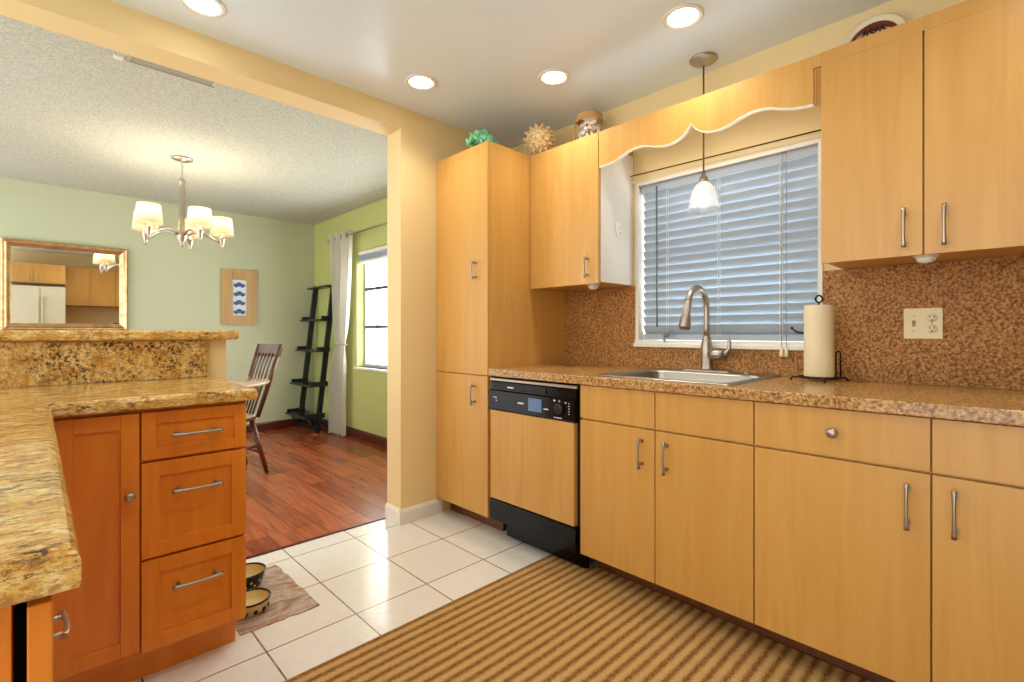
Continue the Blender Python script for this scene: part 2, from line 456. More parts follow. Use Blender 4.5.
# ------------------------------------------------------------------ kitchen window and blind
win = bpy.data.objects.new('window_1', None); COL.objects.link(win); win.location = (XW, (WY0 + WY1) / 2, WZ0); win['kind'] = 'structure'
m = MB()
X0, X1 = XW - .012, XW + .125
m.box(X0, X1, WY1 - .004, WY1 + .016, WZ0 - .008, WZ1 + .016, .002); m.box(X0, X1, WY0 - .014, WY0 + .004, WZ0 - .008, WZ1 + .016, .002)
m.box(X0 - .002, X1, WY0, WY1, WZ1 - .002, WZ1 + .016, .002)
m.box(X0 - .004, X1, WY0 - .016, WY1 + .018, WZ0 - .008, WZ0 + .022, .002)
m.build('window_frame', 'white', win)
MB().box(XW - .028, XW - .010, WY0 - .018, WY1 + .022, WZ0 - .016, WZ0 + .006, .004).build('window_sill', 'white', win)
m = MB(); m.box(XW + .10, XW + .125, WY0 + .004, WY0 + .04, WZ0 + .022, WZ1 - .004); m.box(XW + .10, XW + .125, WY1 - .04, WY1 - .004, WZ0 + .022, WZ1 - .004)
m.box(XW + .10, XW + .125, WY0 + .04, WY1 - .04, (WZ0 + WZ1) / 2 - .02, (WZ0 + WZ1) / 2 + .02); m.build('window_sash', 'alum', win)
MB().box(XW + .110, XW + .114, WY0 + .04, WY1 - .04, WZ0 + .022, WZ1 - .01).build('window_pane', 'glass', win)
MB().box(XW - .012, XW - .001, .55, 1.53, WZ1 + .0165, WZ1 + .034, .002).build('trim_window_head', 'trimcream', kind='structure')

bl = thing('window_blind', (XW + .035, 1.05, WZ0 + .024), 'white horizontal slatted blind lowered over the sink window', 'blind')
BY0, BY1 = WY0 + .006, WY1 - .014
MB().box(XW + .002, XW + .06, BY0, BY1, 1.880, 1.921, .003).build('head_rail', 'slat', bl)
zs = [1.869 - .0456 * i for i in range(18)]
for z in zs:
    # a gently crowned slat, tilted with its upper edge towards the room
    m = MB(); prof = []
    for k in range(7):
        t = k / 6; ang = math.radians(57); L = .067
        arch = .005 * math.sin(PI * t)
        prof.append((XW + .022 + (1 - t) * L * math.cos(ang) - arch * math.sin(ang), z + t * L * math.sin(ang) - arch * math.cos(ang)))
    back = [(a + .0022, b + .0012) for a, b in prof]
    m.prism(prof + back[::-1], 'y', BY0, BY1); m.build('slat', 'slat', bl)
MB().box(XW + .030, XW + .062, BY0, BY1, 1.0705, 1.101, .003).build('bottom_rail', 'slat', bl)
for y in (1.306, 1.03, .746):
    m = MB()
    for dy in (-.006, .006): m.tube([(XW + .0180, y + dy, 1.09), (XW + .0180, y + dy, 1.90)], .0011, 5)
    for z in zs: m.box(XW + .0165, XW + .0185, y - .006, y + .006, z + .002, z + .0045)
    m.build('ladder_cord', 'whiteplastic', bl)
MB().tube([(XW - .018, 1.350, 1.90), (XW - .022, 1.345, 1.14)], .0042, 6).build('tilt_wand', plain('clear_wand', srgb(96, 104, 110), .2), bl)
m = MB(); m.tube([(XW - .018, .731, 1.92), (XW - .036, .728, 1.03)], .0016, 5); m.tube([(XW - .018, .714, 1.92), (XW - .036, .708, 1.03)], .0016, 5)
pc = m.build('pull_cord', plain('blind_cord', srgb(150, 156, 160), .6), bl)
m = MB()
for y in (.728, .708): MB().lathe([(.003, .03), (.006, .02), (.009, 0), (.009, -.012), (.002, -.014)], (XW - .036, y, 1.015), 12).build('tassel', 'ivory', pc)

# cafe rod across the window head
r = thing('cafe_rod', (XW - .03, 1.05, 2.0), 'thin dark spring rod across the wall above the sink window', 'rod')
MB().tube([(XW - .035, .53, 1.966), (XW - .035, 1.56, 1.982)], .0032, 8).build('rod', 'darkmetal', r)
for y_, z_ in ((.54, 1.966), (1.55, 1.982)): MB().tube([(XW - .035, y_, z_), (XW - .0005, y_, z_)], .0032, 8).build('bracket', 'darkmetal', r)
# small things on the window sill: suction hook and brush
h = thing('sill_hook', (XW - .03, 1.295, 1.068), 'small grey hook hanging at the left of the blind', 'hook')
m = MB(); m.box(XW - .022, XW - .014, 1.28, 1.31, 1.085, 1.115, .002); m.tube([(XW - .022, 1.295, 1.10), (XW - .034, 1.295, 1.085), (XW - .038, 1.295, 1.072), (XW - .030, 1.295, 1.064)], .005, 8)
m.build('hook_body', plain('grey_hook', srgb(120, 124, 130), .4), h)

# ------------------------------------------------------------------ dining window
win = bpy.data.objects.new('window_2', None); COL.objects.link(win); win.location = (XG, (GY0 + GY1) / 2, GZ0); win['kind'] = 'structure'
m = MB(); X0, X1 = XG + .085, XG + .13
m.box(X0, X1, GY0, GY0 + .03, GZ0, GZ1); m.box(X0, X1, GY1 - .03, GY1, GZ0, GZ1); m.box(X0, X1, GY0 + .03, GY1 - .03, GZ0, GZ0 + .03); m.box(X0, X1, GY0 + .03, GY1 - .03, GZ1 - .03, GZ1)
m.box(X0 + .012, X1, 4.0, 4.04, GZ0 + .03, GZ1 - .03); m.box(X0 + .012, X1, 4.60, 4.622, GZ0 + .03, GZ1 - .03)
m.build('window_frame', 'alum', win)
m = MB()
for z in (1.17, 1.567): m.box(X0 - .006, X0 + .012, GY0 + .03, GY1 - .03, z - .016, z + .016, .002)
m.build('glazing_bar', 'glassdark', win)
MB().box(X1 - .012, X1 - .008, GY0 + .03, GY1 - .03, GZ0 + .03, GZ1 - .03).build('window_pane', 'glass', win)
MB().box(XG - .03, XG + .085, GY0 - .02, GY1 + .02, GZ0 - .026, GZ0 + .0, .004).build('window_sill', 'white', win)
rb = thing('raised_blind', (XG + .04, 4.1, 1.9), 'white blind drawn up in a stack at the dining window', 'blind')
MB().box(XG + .01, XG + .06, GY0 + .01, GY1 - .01, 1.925, 1.962, .003).build('head_rail', 'white', rb)
for i in range(5): MB().box(XG + .012, XG + .058, GY0 + .015, GY1 - .015, 1.864 + i * .012, 1.870 + i * .012, .001).build('slat', 'slat', rb)
MB().box(XG + .015, XG + .055, GY0 + .015, GY1 - .015, 1.838, 1.858, .003).build('bottom_rail', 'white', rb)

# ------------------------------------------------------------------ handles
def pull(parent, c, axis, out, L=.128, mat='nickel', r=.0048):
    """arched bar pull: c centre on the face, axis along the bar, out away from the face"""
    c, a, o = Vector(c), Vector(axis), Vector(out)
    m = MB(); pts = []; rs = []
    for k in range(13):
        t = -1 + 2 * k / 12
        pts.append(c + a * t * L / 2 + o * (.026 + .006 * (1 - t * t))); rs.append(r * (1.0 + .35 * abs(t) ** 3 - .1 * math.cos(t * PI)))
    m.tube(pts, rs, 10)
    for s in (-1, 1):
        q = c + a * s * L * .36
        m.tube([q, q + o * .03], [.0055, .004], 8)
        m.tube([q + o * .0002, q + o * .003], .0085, 10)
    return m.build('handle', mat, parent)
def knob(parent, c, out, r=.0155, mat='nickel'):
    o = Vector(out); q = o.to_track_quat('Z', 'Y').to_matrix()
    m = MB().lathe([(.008, 0), (.006, .012), (.009, .016), (r, .021), (r, .026), (r * .75, .030), (0, .032)], c, 20, q)
    return m.build('knob', mat, parent)

# ------------------------------------------------------------------ maple base run
def slab(parent, name, x, y0, y1, z0, z1, t=.018, mat='maple'):
    return MB().box(x, x + t, y0, y1, z0, z1, .0007).build(name, mat, parent)
G = .0022
def base_cab(name, y0, y1, label, fronts, hollow=False):
    o = thing(name, ((XB + XW) / 2, (y0 + y1) / 2, 0), label, 'cabinet', 'maple base cabinets under the worktop')
    if hollow:      # open carcass: the sink bowl hangs inside
        m = MB(); a, b = y0 + .0004, y1 - .0004
        m.box(XB + .0185, 2.4045, a, a + .016, .1, .8745); m.box(XB + .0185, 2.4045, b - .016, b, .1, .8745)
        m.box(XB + .0185, 2.4045, a + .016, b - .016, .1, .116); m.box(2.3985, 2.4045, a + .016, b - .016, .116, .8745)
        m.box(XB + .0185, XB + .034, a + .016, b - .016, .70, .8745); m.box(XB + .0185, XB + .034, 1.008 - .02, 1.008 + .02, .116, .70)
        m.build('body', 'maple', o)
    else: MB().box(XB + .0185, 2.4045, y0 + .0004, y1 - .0004, .1, .8745).build('body', 'maple', o)
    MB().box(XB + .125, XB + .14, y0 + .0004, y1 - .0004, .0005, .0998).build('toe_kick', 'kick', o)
    fronts(o); return o
def f1(o):
    slab(o, 'drawer_front', XB, 1.008 + G, 1.385 - G, .724, .872); slab(o, 'drawer_front', XB, .631 + G, 1.008 - G, .724, .872)
    d = slab(o, 'door', XB, 1.008 + G, 1.385 - G, .105, .716); pull(d, (XB, 1.067, .622), (0, 0, 1), (-1, 0, 0))
    d = slab(o, 'door', XB, .631 + G, 1.008 - G, .105, .716); pull(d, (XB, .957, .620), (0, 0, 1), (-1, 0, 0))
base_cab('sink_base_cabinet', .631, 1.385, 'maple base cabinet below the sink with two doors and blank panels above', f1, True)
def f2(o):
    d = slab(o, 'drawer', XB, .164 + G, .631 - G, .724, .872); knob(d, (XB, .396, .801), (-1, 0, 0))
    d = slab(o, 'door', XB, .164 + G, .631 - G, .105, .716); pull(d, (XB, .215, .621), (0, 0, 1), (-1, 0, 0))
base_cab('drawer_base_cabinet', .164, .631, 'maple base cabinet with a round drawer knob above one wide door', f2)
def f3(o):
    slab(o, 'drawer', XB, -.29 + G, .164 - G, .724, .872)
    d = slab(o, 'door', XB, -.29 + G, .164 - G, .105, .716); pull(d, (XB, .115, .625), (0, 0, 1), (-1, 0, 0))
base_cab('end_base_cabinet', -.29, .164, 'maple base cabinet cut by the right edge of the photo', f3)

# dishwasher
YD0, YD1 = 1.388, 1.995
dw = thing('dishwasher', (1.95, 1.69, 0), 'black dishwasher with a maple front panel between pantry and sink cabinet', 'dishwasher')
MB().box(1.79, 2.40, YD0 + .004, YD1 - .004, .12, .866).build('body', 'blackmat', dw)
MB().box(1.766, 1.79, YD0 + .006, YD1 - .006, .852, .866, .002).build('steel_strip', 'steel', dw)
m = MB(); m.prism([(1.790, .697), (1.762, .697), (1.756, .705), (1.758, .80), (1.766, .806), (1.766, .846), (1.790, .851)], 'y', YD0 + .012, YD1 - .010)
cp = m.build('control_panel', 'black', dw)
MB().box(1.7535, 1.757, 1.60, 1.69, .722, .786, .001).build('display_window', 'lcd', cp)
k = MB().lathe([(.027, 0), (.026, .012), (.018, .016), (0, .017)], (1.7575, 1.49, .752), 28, Vector((-1, 0, 0)).to_track_quat('Z', 'Y').to_matrix())
k.box(1.738, 1.745, 1.4875, 1.4925, .752, .775); k.build('dial', 'blackmat', cp)
def mark(y, z, a, b): MB().box(1.7555, 1.7568, y - a / 2, y + a / 2, z - b / 2, z + b / 2).build('printed_mark', 'print', cp)
mark(1.745, .753, .042, .008); mark(1.574, .742, .03, .006); mark(1.50, .704 + .006, .05, .004); mark(1.52, .790, .012, .006)
mark(1.49, .789, .010, .005); mark(1.452, .785, .010, .005); mark(1.93, .766, .018, .005); mark(1.925, .750, .010, .006); mark(1.95, .766, .008, .004)
for i in range(5): mark(1.432, .735 + i * .012, .008, .003)
MB().box(1.7586, 1.7598, 1.80, 1.845, .821, .829).build('badge', 'print', cp)
MB().box(1.760, 1.7655, 1.58, 1.95, .812, .840, .002).build('door_latch_recess', 'blackmat', cp)
MB().box(1.763, 1.79, YD0 + .020, YD1 - .014, .222, .695, .002).build('wood_panel', 'maple', dw)
MB().box(1.759, 1.79, YD0 + .008, YD1 - .012, .108, .216, .003).build('lower_panel', 'black', dw)
m = MB(); m.box(1.828, 1.858, YD0 + .002, 1.925, .0125, .10, .003)
for i in range(5): m.box(1.823, 1.828, YD0 + .02, YD0 + .10, .03 + i * .012, .036 + i * .012)
m.build('kick_plate', 'black', dw)
for y in (YD0 + .05, YD1 - .05):
    for x in (1.95, 2.38): MB().lathe([(.015, 0), (.015, .02), (.008, .022), (.008, .12)], (x, y, 0), 12).build('levelling_foot', 'steel', dw)

# pantry
XT = 1.758
pt = thing('pantry_cabinet', (2.1, 2.235, 0), 'tall maple pantry cabinet with an upper and a lower door in the corner', 'cabinet')
MB().box(XT + .0185, 2.4142, 1.997, 2.4765, .1, 2.152, .001).build('body', 'maple', pt)
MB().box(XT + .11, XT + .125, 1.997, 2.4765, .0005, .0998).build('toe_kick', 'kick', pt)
d = slab(pt, 'door', XT, 2.000, 2.474, .877, 2.1073); pull(d, (XT, 2.10, 1.458), (0, 0, 1), (-1, 0, 0), .11)
d = slab(pt, 'door', XT, 2.000, 2.474, .105, .872); pull(d, (XT, 2.108, .768), (0, 0, 1), (-1, 0, 0), .12)
MB().box(XT, XT + .0183, 1.998, 2.476, 2.1075, 2.152).build('top_rail', 'maple', pt)

# worktop (with sink cut-out) and backsplash
SX0, SX1, SY0, SY1 = 1.85, 2.37, .75, 1.31
m = MB(); X0, X1 = 1.755, 2.4045; Y0, Y1 = -.29, 1.994
m.box(SX1, X1, Y0, Y1, .876, .915); m.box(X0 + .03, SX0, Y0, Y1, .876, .915)
m.box(SX0, SX1, Y0, SY0, .876, .915); m.box(SX0, SX1, SY1, Y1, .876, .915)
m.box(X0, X0 + .03, Y0, Y1, .8765, .9155, .004, 3)
m.build('worktop', 'speckle', label='speckled brown laminate worktop running along the window wall', category='worktop')
m = MB(); X0, X1 = 2.405, 2.4147
ZS = 1.372
m.box(X0, X1, -.29, WY0 - .015, .9155, ZS); m.box(X0, X1, WY0 - .015, WY1 + .017, .9155, WZ0 - .017); m.box(X0, X1, WY1 + .017, 1.996, .9155, ZS)
m.build('backsplash', 'speckle_b', label='speckled brown laminate backsplash behind the worktop, around the window', category='backsplash')

# ------------------------------------------------------------------ maple wall cabinets
def wall_cab(name, y0, y1, label):
    o = thing(name, ((XU + XW) / 2, (y0 + y1) / 2, 1.372), label, 'cabinet', 'maple wall cabinets beside the window')
    MB().box(XU + .0195, 2.4145, y0, y1, 1.374, 2.147, .001).build('body', 'maple', o)
    MB().box(XU, XU + .019, y0 + .0005, y1 - .0005, 2.0995, 2.147).build('top_rail', 'maple', o)
    return o
lw = wall_cab('wall_cabinet', 1.506, 1.9955, 'maple wall cabinet with one door between pantry and window')
d = slab(lw, 'door', XU, 1.507, 1.992, 1.366, 2.0993); pull(d, (XU, 1.574, 1.456), (0, 0, 1), (-1, 0, 0), .115)
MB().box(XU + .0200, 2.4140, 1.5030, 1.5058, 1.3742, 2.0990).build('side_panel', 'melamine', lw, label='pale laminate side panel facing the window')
rw = wall_cab('wall_cabinet', -.09, .504, 'large maple two-door wall cabinet above the outlet, right of the window')
d = slab(rw, 'door', XU, .2145, .5035, 1.366, 2.0993); pull(d, (XU, .26, 1.457), (0, 0, 1), (-1, 0, 0), .13)
d = slab(rw, 'door', XU, -.089, .2095, 1.366, 2.0993); pull(d, (XU, .159, 1.453), (0, 0, 1), (-1, 0, 0), .13)
# valance
va = thing('window_valance', (XU + .02, 1.005, 2.0), 'scalloped maple valance board between the two wall cabinets', 'valance')
half = [(0, 2.041), (.006, 2.030), (.02, 2.012), (.035, 2.000), (.06, 1.986), (.09, 1.978), (.13, 1.977), (.17, 1.985), (.21, 1.999), (.25, 2.010), (.29, 2.010), (.33, 2.002), (.37, 1.986), (.41, 1.974), (.45, 1.968), (.478, 1.967)]
yc = 1.008
bot = [(yc - a, b) for a, b in half[::-1]] + [(yc + a, b) for a, b in half[1:]]
bot[0] = (.530, 1.966); bot[-1] = (1.504, 1.967)
m = MB(); m.prism([(y, z) for y, z in bot] + [(1.504, 2.0995), (.530, 2.0995)], 'x', XU + .003, XU + .022); m.build('board', 'maple', va)
m = MB()
for (y0, z0), (y1, z1) in zip(bot, bot[1:]):
    m.prism([(y0, z0 + .0005), (y1, z1 + .0005), (y1, z1 - .0035), (y0, z0 - .0035)], 'x', XU + .0018, XU + .022)
m.build('edge_band', plain('cream_edge_band', srgb(236, 226, 200), .4), va, label='pale cream edge band along the scallops')
MB().box(XU + .003, XU + .022, .5045, 1.5055, 2.0996, 2.147).build('top_rail', 'maple', va)
MB().box(XU + .030, XU + .042, .5045, .529, 1.966, 2.1).build('filler_strip', 'maple', va)

# under-cabinet puck lights
def puck(c, label, q=None, dome=True):
    o = thing('puck_light', c, label, 'light', 'puck lights under the wall cabinets')
    q = q or Matrix.Rotation(PI, 3, 'X')
    MB().lathe([(.034, 0), (.036, .006), (.030, .010)], c, 28, q).build('base', 'whiteplastic', o)
    m = MB().lathe([(.028, .0102), (.026, .020), (.016, .028), (0, .031)], c, 28, q); m.build('dome', 'whiteplastic', o)
    return o
puck((2.17, 1.60, 1.3738), 'white puck light under the wall cabinet left of the window')
puck((2.15, .212, 1.3738), 'white puck light under the two-door wall cabinet above the outlet')
o = thing('oval_hook', (2.25, 1.5028, 1.67), 'white oval adhesive hook on the side of the left wall cabinet', 'hook')
m = MB(); m.ball((2.25, 1.4985, 1.67), .03, 20, (.75, .3, 1.5)); m.build('back_plate', 'whiteplastic', o)
MB().tube([(2.25, 1.495, 1.68), (2.25, 1.485, 1.67), (2.25, 1.482, 1.655), (2.25, 1.479, 1.645), (2.25, 1.472, 1.65)], .005, 8).build('hook_arm', 'whiteplastic', o)

# ------------------------------------------------------------------ sink, faucet, towel
sk = thing('kitchen_sink', (2.11, 1.03, .9155), 'stainless steel drop-in sink in the speckled worktop', 'sink')
RX0, RX1, RY0, RY1 = 1.825, 2.395, .725, 1.335
def rr(x0, x1, y0, y1, r, n=6):
    pts = []
    for cx, cy, a0 in ((x1 - r, y1 - r, 0), (x0 + r, y1 - r, 90), (x0 + r, y0 + r, 180), (x1 - r, y0 + r, 270)):
        for k in range(n + 1):
            a = math.radians(a0 + 90 * k / n); pts.append((cx + r * math.cos(a), cy + r * math.sin(a)))
    return pts
def loft(m, loops, smooth=True):
    L = [[m.bm.verts.new(p) for p in lp] for lp in loops]
    for A, B in zip(L, L[1:]):
        n = len(A)
        for k in range(n): m.bm.faces.new((A[k], A[(k + 1) % n], B[(k + 1) % n], B[k])).smooth = smooth
    return L
m = MB()
Z = .9162
lp = lambda x0, x1, y0, y1, r, z: [(x, y, z) for x, y in rr(x0, x1, y0, y1, r)]
loft(m, [lp(RX0, RX1, RY0, RY1, .03, Z), lp(RX0 + .006, RX1 - .006, RY0 + .006, RY1 - .006, .028, Z + .006), lp(RX0 + .03, RX1 - .10, RY0 + .035, RY1 - .035, .05, Z + .004),
         lp(RX0 + .035, RX1 - .105, RY0 + .04, RY1 - .04, .05, Z - .006)], True)
m.build('rim', 'steel', sk)
m = MB(); L = loft(m, [lp(RX0 + .035, RX1 - .105, RY0 + .04, RY1 - .04, .05, Z - .006), lp(RX0 + .045, RX1 - .115, RY0 + .05, RY1 - .05, .05, Z - .15),
         lp(RX0 + .075, RX1 - .145, RY0 + .08, RY1 - .08, .05, Z - .178)]); m.bm.faces.new(L[-1]); m.build('bowl', 'steel', sk)
MB().lathe([(.042, 0), (.04, .003), (.03, .001), (0, .001)], (2.08, 1.03, Z - .1775), 24).build('drain', 'nickel', sk)
fa = thing('faucet', (2.375, 1.055, Z + .0045), 'brushed nickel gooseneck pull-down faucet behind the sink', 'faucet')
fx, fy, fz = 2.352, 1.055, Z + .0048
m = MB(); m.prism([(x, y) for x, y in rr(fx - .028, fx + .028, fy - .125, fy + .125, .027)], 'z', fz - .0, fz + .007, 0); m.build('deck_plate', 'nickel', fa)
MB().lathe([(.031, .0075), (.031, .018), (.028, .02), (.027, .12), (.022, .15), (.0165, .17), (.0165, .172)], (fx, fy, fz), 28).build('body', 'nickel', fa)
pts = [(fx, fy, fz + .165)]; R0 = .098; zc = fz + .303
pts += [(fx, fy, fz + .21), (fx, fy, fz + .26)]
for k in range(0, 13):
    a = math.radians(0 + 162 * k / 12); pts.append((fx - R0 + R0 * math.cos(a), fy, zc + R0 * math.sin(a)))
MB().tube(pts, .0140, 16).build('gooseneck', 'nickel', fa)
a = math.radians(162); e = Vector((fx - R0 + R0 * math.cos(a), fy, zc + R0 * math.sin(a))); t = Vector((-math.sin(a), 0, math.cos(a)))
m = MB(); m.tube([e - t * .001, e + t * .012, e + t * .015, e + t * .06, e + t * .125, e + t * .133], [.0148, .0150, .0158, .018, .0275, .025], 18); sh = m.build('spray_head', 'nickel', fa)
q0 = e + t * .085 + Vector((.019, 0, .004)); MB().box(q0.x - .003, q0.x + .004, fy - .007, fy + .007, q0.z - .012, q0.z + .014, .002).build('spray_button', 'blackmat', sh)
m = MB(); m.tube([(fx, fy - .015, fz + .085), (fx, fy - .05, fz + .083), (fx - .003, fy - .085, fz + .087)], [.026, .026, .020], 16)
m.tube([(fx - .003, fy - .083, fz + .087), (fx - .006, fy - .100, fz + .095), (fx - .008, fy - .112, fz + .115), (fx - .008, fy - .113, fz + .145), (fx - .006, fy - .105, fz + .170)], [.018, .013, .009, .008, .0065], 12)
m.build('lever_handle', 'nickel', fa)
o = thing('sink_hole_cover', (2.36, .865, Z + .0045), 'small round metal cap on the sink rim right of the faucet', 'cap')
MB().lathe([(.018, 0), (.018, .004), (.012, .007), (0, .008)], (2.352, .865, Z + .0048), 20).build('cap', 'nickel', o)

tx, ty, tz = 2.27, .556, .9158
ph = thing('paper_towel_holder', (tx, ty, tz), 'black wire paper towel stand on the worktop right of the sink', 'holder')
m = MB()
ring = [(tx + .075 * math.cos(2 * PI * k / 24), ty + .075 * math.sin(2 * PI * k / 24), tz + .014) for k in range(24)]
m.tube(ring, .0035, 8, True)
for k in range(4):
    a = math.radians(25 + 90 * k); c, s = math.cos(a), math.sin(a)
    m.tube([(tx, ty, tz + .013), (tx + .07 * c, ty + .07 * s, tz + .014), (tx + .094 * c, ty + .094 * s, tz + .013), (tx + .099 * c, ty + .099 * s, tz + .004)], .0035, 8)
    m.ball((tx + .099 * c, ty + .099 * s, tz + .0048), .0048, 8)
m.build('base', 'darkmetal', ph)
m = MB(); m.tube([(tx, ty, tz + .013), (tx, ty, tz + .318)], .0035, 8)
m.tube([(tx + .014 * math.sin(2 * PI * k / 16) * .72, ty - .014 * math.sin(2 * PI * k / 16) * .70, tz + .330 - .014 * math.cos(2 * PI * k / 16)) for k in range(16)], .0035, 8, True)
m.build('post', 'darkmetal', ph)
ux, uy = .55, -.83
m = MB(); pts = []
p0 = Vector((tx + .070 * .717, ty - .070 * .697, tz + .014)); dv = Vector((.717, -.697, 0))
for k in range(9):
    a = PI - PI * k / 8; pts.append(p0 + dv * (.008 + .009 * math.cos(a)) + Vector((0, 0, .095 + .009 * math.sin(a))))
m.tube([p0 - dv * .001] + pts + [p0 + dv * .017], .003, 8); m.build('tension_arm', 'darkmetal', ph)
pr = thing('paper_towel_roll', (tx, ty, tz + .018), 'white paper towel roll standing on the black wire stand', 'paper towel')
MB().lathe([(.0205, 0), (.0525, 0), (.053, .002), (.053, .284), (.0525, .286), (.0205, .286), (.0205, 0)], (tx, ty, tz + .018), 48, cap=False).build('paper', 'candle', pr)
MB().lathe([(.0195, .0005), (.0205, .0005), (.0205, .2855), (.0195, .2855), (.0195, .0005)], (tx, ty, tz + .018), 24, cap=False).build('core', plain('cardboard', srgb(160, 128, 92), .9), pr)
# small dark bottle-opener like hook hanging on the cord beside the towel
o = thing('sill_clip', (2.385, .63, 1.10), 'small black clip at the right end of the window sill', 'clip')
m = MB(); m.tube([(2.393, .69, 1.128), (2.389, .67, 1.112), (2.387, .64, 1.108), (2.387, .60, 1.116)], [.003, .005, .004, .003], 8); m.ball((2.393, .69, 1.13), .0065, 10)
m.box(2.389, 2.4025, .635, .645, 1.10, 1.112, .001); m.build('clip_body', 'blackmat', o)

# wall plate
op = thing('outlet_plate', (2.404, .249, 1.146), 'ivory wall plate with a light switch and a double outlet', 'outlet')
MB().box(2.3995, 2.4048, .196, .310, 1.088, 1.204, .0015).build('plate', 'ivory', op)
m = MB(); m.box(2.3985, 2.3995, .274, .285, 1.134, 1.158, .0003); m.box(2.3890, 2.3990, .2765, .2825, 1.146, 1.157, .001); m.build('switch', plain('switch_tan', srgb(170, 146, 100), .5), op)
for z in (1.166, 1.126):
    q = Vector((-1, 0, 0)).to_track_quat('Z', 'Y').to_matrix()
    s_ = MB().lathe([(.0165, 0), (.0165, .0018), (0, .0018)], (2.3995, .2265, z), 24, q).build('socket', plain('socket_ivory', srgb(240, 228, 188), .4), op)
    m = MB(); m.box(2.3965, 2.3975, .2195, .2215, z, z + .010); m.box(2.3965, 2.3975, .2315, .2335, z, z + .010); m.lathe([(.003, 0), (.003, .0012), (0, .0012)], (2.3975, .2265, z - .008), 10, q); m.build('slots', 'blackmat', s_)
scr = plain('screw_tan', srgb(190, 170, 120), .4)
for y_, z in ((.2795, 1.175), (.2795, 1.117), (.2265, 1.146)): MB().ball((2.3995, y_, z), .003, 8, (.4, 1, 1)).build('screw', scr, op)

op.location.y -= .007; op.location.z -= .0015

# ------------------------------------------------------------------ decor on the cabinets
zt = 2.1525
o = thing('coral_ornament', (1.86, 2.165, zt), 'green ruffled coral ornament on top of the pantry', 'ornament')
m = MB(); random.seed(3)
for k in range(70):
    a = random.uniform(0, 2 * PI); rr_ = .085 * math.sqrt(random.random()); z = .022 + (.105 * (1 - (rr_ / .11) ** 2)) * random.uniform(.35, 1)
    rot = Matrix.Rotation(random.uniform(0, PI), 4, 'Z') @ Matrix.Rotation(random.uniform(-.8, .8), 4, 'X')
    m.ball((1.86 + rr_ * math.cos(a), 2.165 + rr_ * math.sin(a), zt + z), random.uniform(.016, .024), 10, (1, .45, 1.1), rot)
m.lathe([(.03, 0), (.05, .02), (.03, .04), (0, .05)], (1.86, 2.165, zt), 16); m.build('coral_body', 'coral', o)
zt = 2.1475
o = thing('urchin_shell', (2.165, 1.93, zt), 'round spiny cream sea urchin ornament on the corner cabinet top', 'ornament')
m = MB(); c = Vector((2.135, 1.965, zt + .0975)); m.ball(c, .080, 24, (1, 1, 1.0))
for i in range(80):
    z = 1 - 2 * (i + .5) / 80; a = i * 2.39996; r_ = math.sqrt(1 - z * z); n = Vector((r_ * math.cos(a), r_ * math.sin(a), z))
    m.tube([c + n * .072, c + n * .098], [.011, .003], 6)
m.build('urchin_body', 'urchin', o)
jx, jy = 2.27, 1.70
o = thing('shell_jar', (jx, jy, zt), 'round glass jar of shells with a woven rope rim on the wall cabinet', 'jar')
MB().lathe([(.05, .0005), (.074, .03), (.083, .08), (.078, .14), (.066, .172), (.066, .175), (.063, .175), (.075, .14), (.080, .08), (.071, .032), (.048, .004), (.0, .004)], (jx, jy, zt), 32, cap=False).build('glass_body', glassm('jar_glass', alpha=.96), o)
m = MB()
for i in range(4): m.tube([(jx + (.072 - .0012 * i) * math.cos(2 * PI * k / 28), jy + (.072 - .0012 * i) * math.sin(2 * PI * k / 28), zt + .17 + .009 * i) for k in range(28)], .0055, 6, True)
m.tube([(jx - .045, jy + .06, zt + .17), (jx - .06, jy + .07, zt + .10), (jx - .055, jy + .06, zt + .03)], .006, 6); m.build('rope_rim', 'rope', o)
m = MB(); random.seed(5)
for k in range(110):
    a = random.uniform(0, 2 * PI); z = random.uniform(.022, .150); R_ = .056 if z > .035 else .04; q = R_ * random.random() ** .3
    m.ball((jx + q * math.cos(a), jy + q * math.sin(a), zt + z), random.uniform(.012, .018), 8, (1, .7, .9), Matrix.Rotation(random.uniform(0, 3), 4, 'X'))
m.build('shells', 'shells', origin=(jx, jy, zt), label='white and brown shells filling the glass jar with rope rim', category='shells', kind='stuff')
# plate leaning on the wall
px_, py_, pz_ = 2.376, .395, 2.1485 + .1085
pl = thing('decorative_plate', (2.40, py_, 2.148), 'round cream plate with dark palm trees leaning above the two-door wall cabinet', 'plate')
tilt = Matrix.Rotation(math.radians(-90 + 9), 3, 'Y') @ Matrix.Scale(.89, 3)
TM = lambda v: tilt @ Vector(v) + Vector((px_, py_, pz_))
# local: x up the plate, y sideways, z out towards the room
m = MB(); m.lathe([(.0, -.006), (.08, -.006), (.100, 0), (.120, .010), (.1215, .013), (.118, .014), (.102, .006), (.095, .002), (0, .002)], (px_, py_, pz_), 48, tilt); m.build('rim', 'plate', pl)
MB().lathe([(0, .0035), (.096, .0035), (.098, .0025)], (px_, py_, pz_), 40, tilt, cap=False).build('painted_centre', 'platepink', pl)
def flat(m, pts, z=.0045, t=.0012):
    a = [m.bm.verts.new(TM((x, y, z))) for x, y in pts]; b = [m.bm.verts.new(TM((x, y, z + t))) for x, y in pts]
    n = len(pts); m.bm.faces.new(a); m.bm.faces.new(b[::-1])
    for i in range(n): m.bm.faces.new((a[i], b[i], b[(i + 1) % n], a[(i + 1) % n]))
m = MB(); flat(m, [(.094 * math.cos(math.radians(t)), .094 * math.sin(math.radians(t))) for t in range(-80, 81, 10)] + [(.065, .04), (.055, .0), (.062, -.04)], .0038, .0008); m.build('red_sky', 'platered', pl)
m = MB()
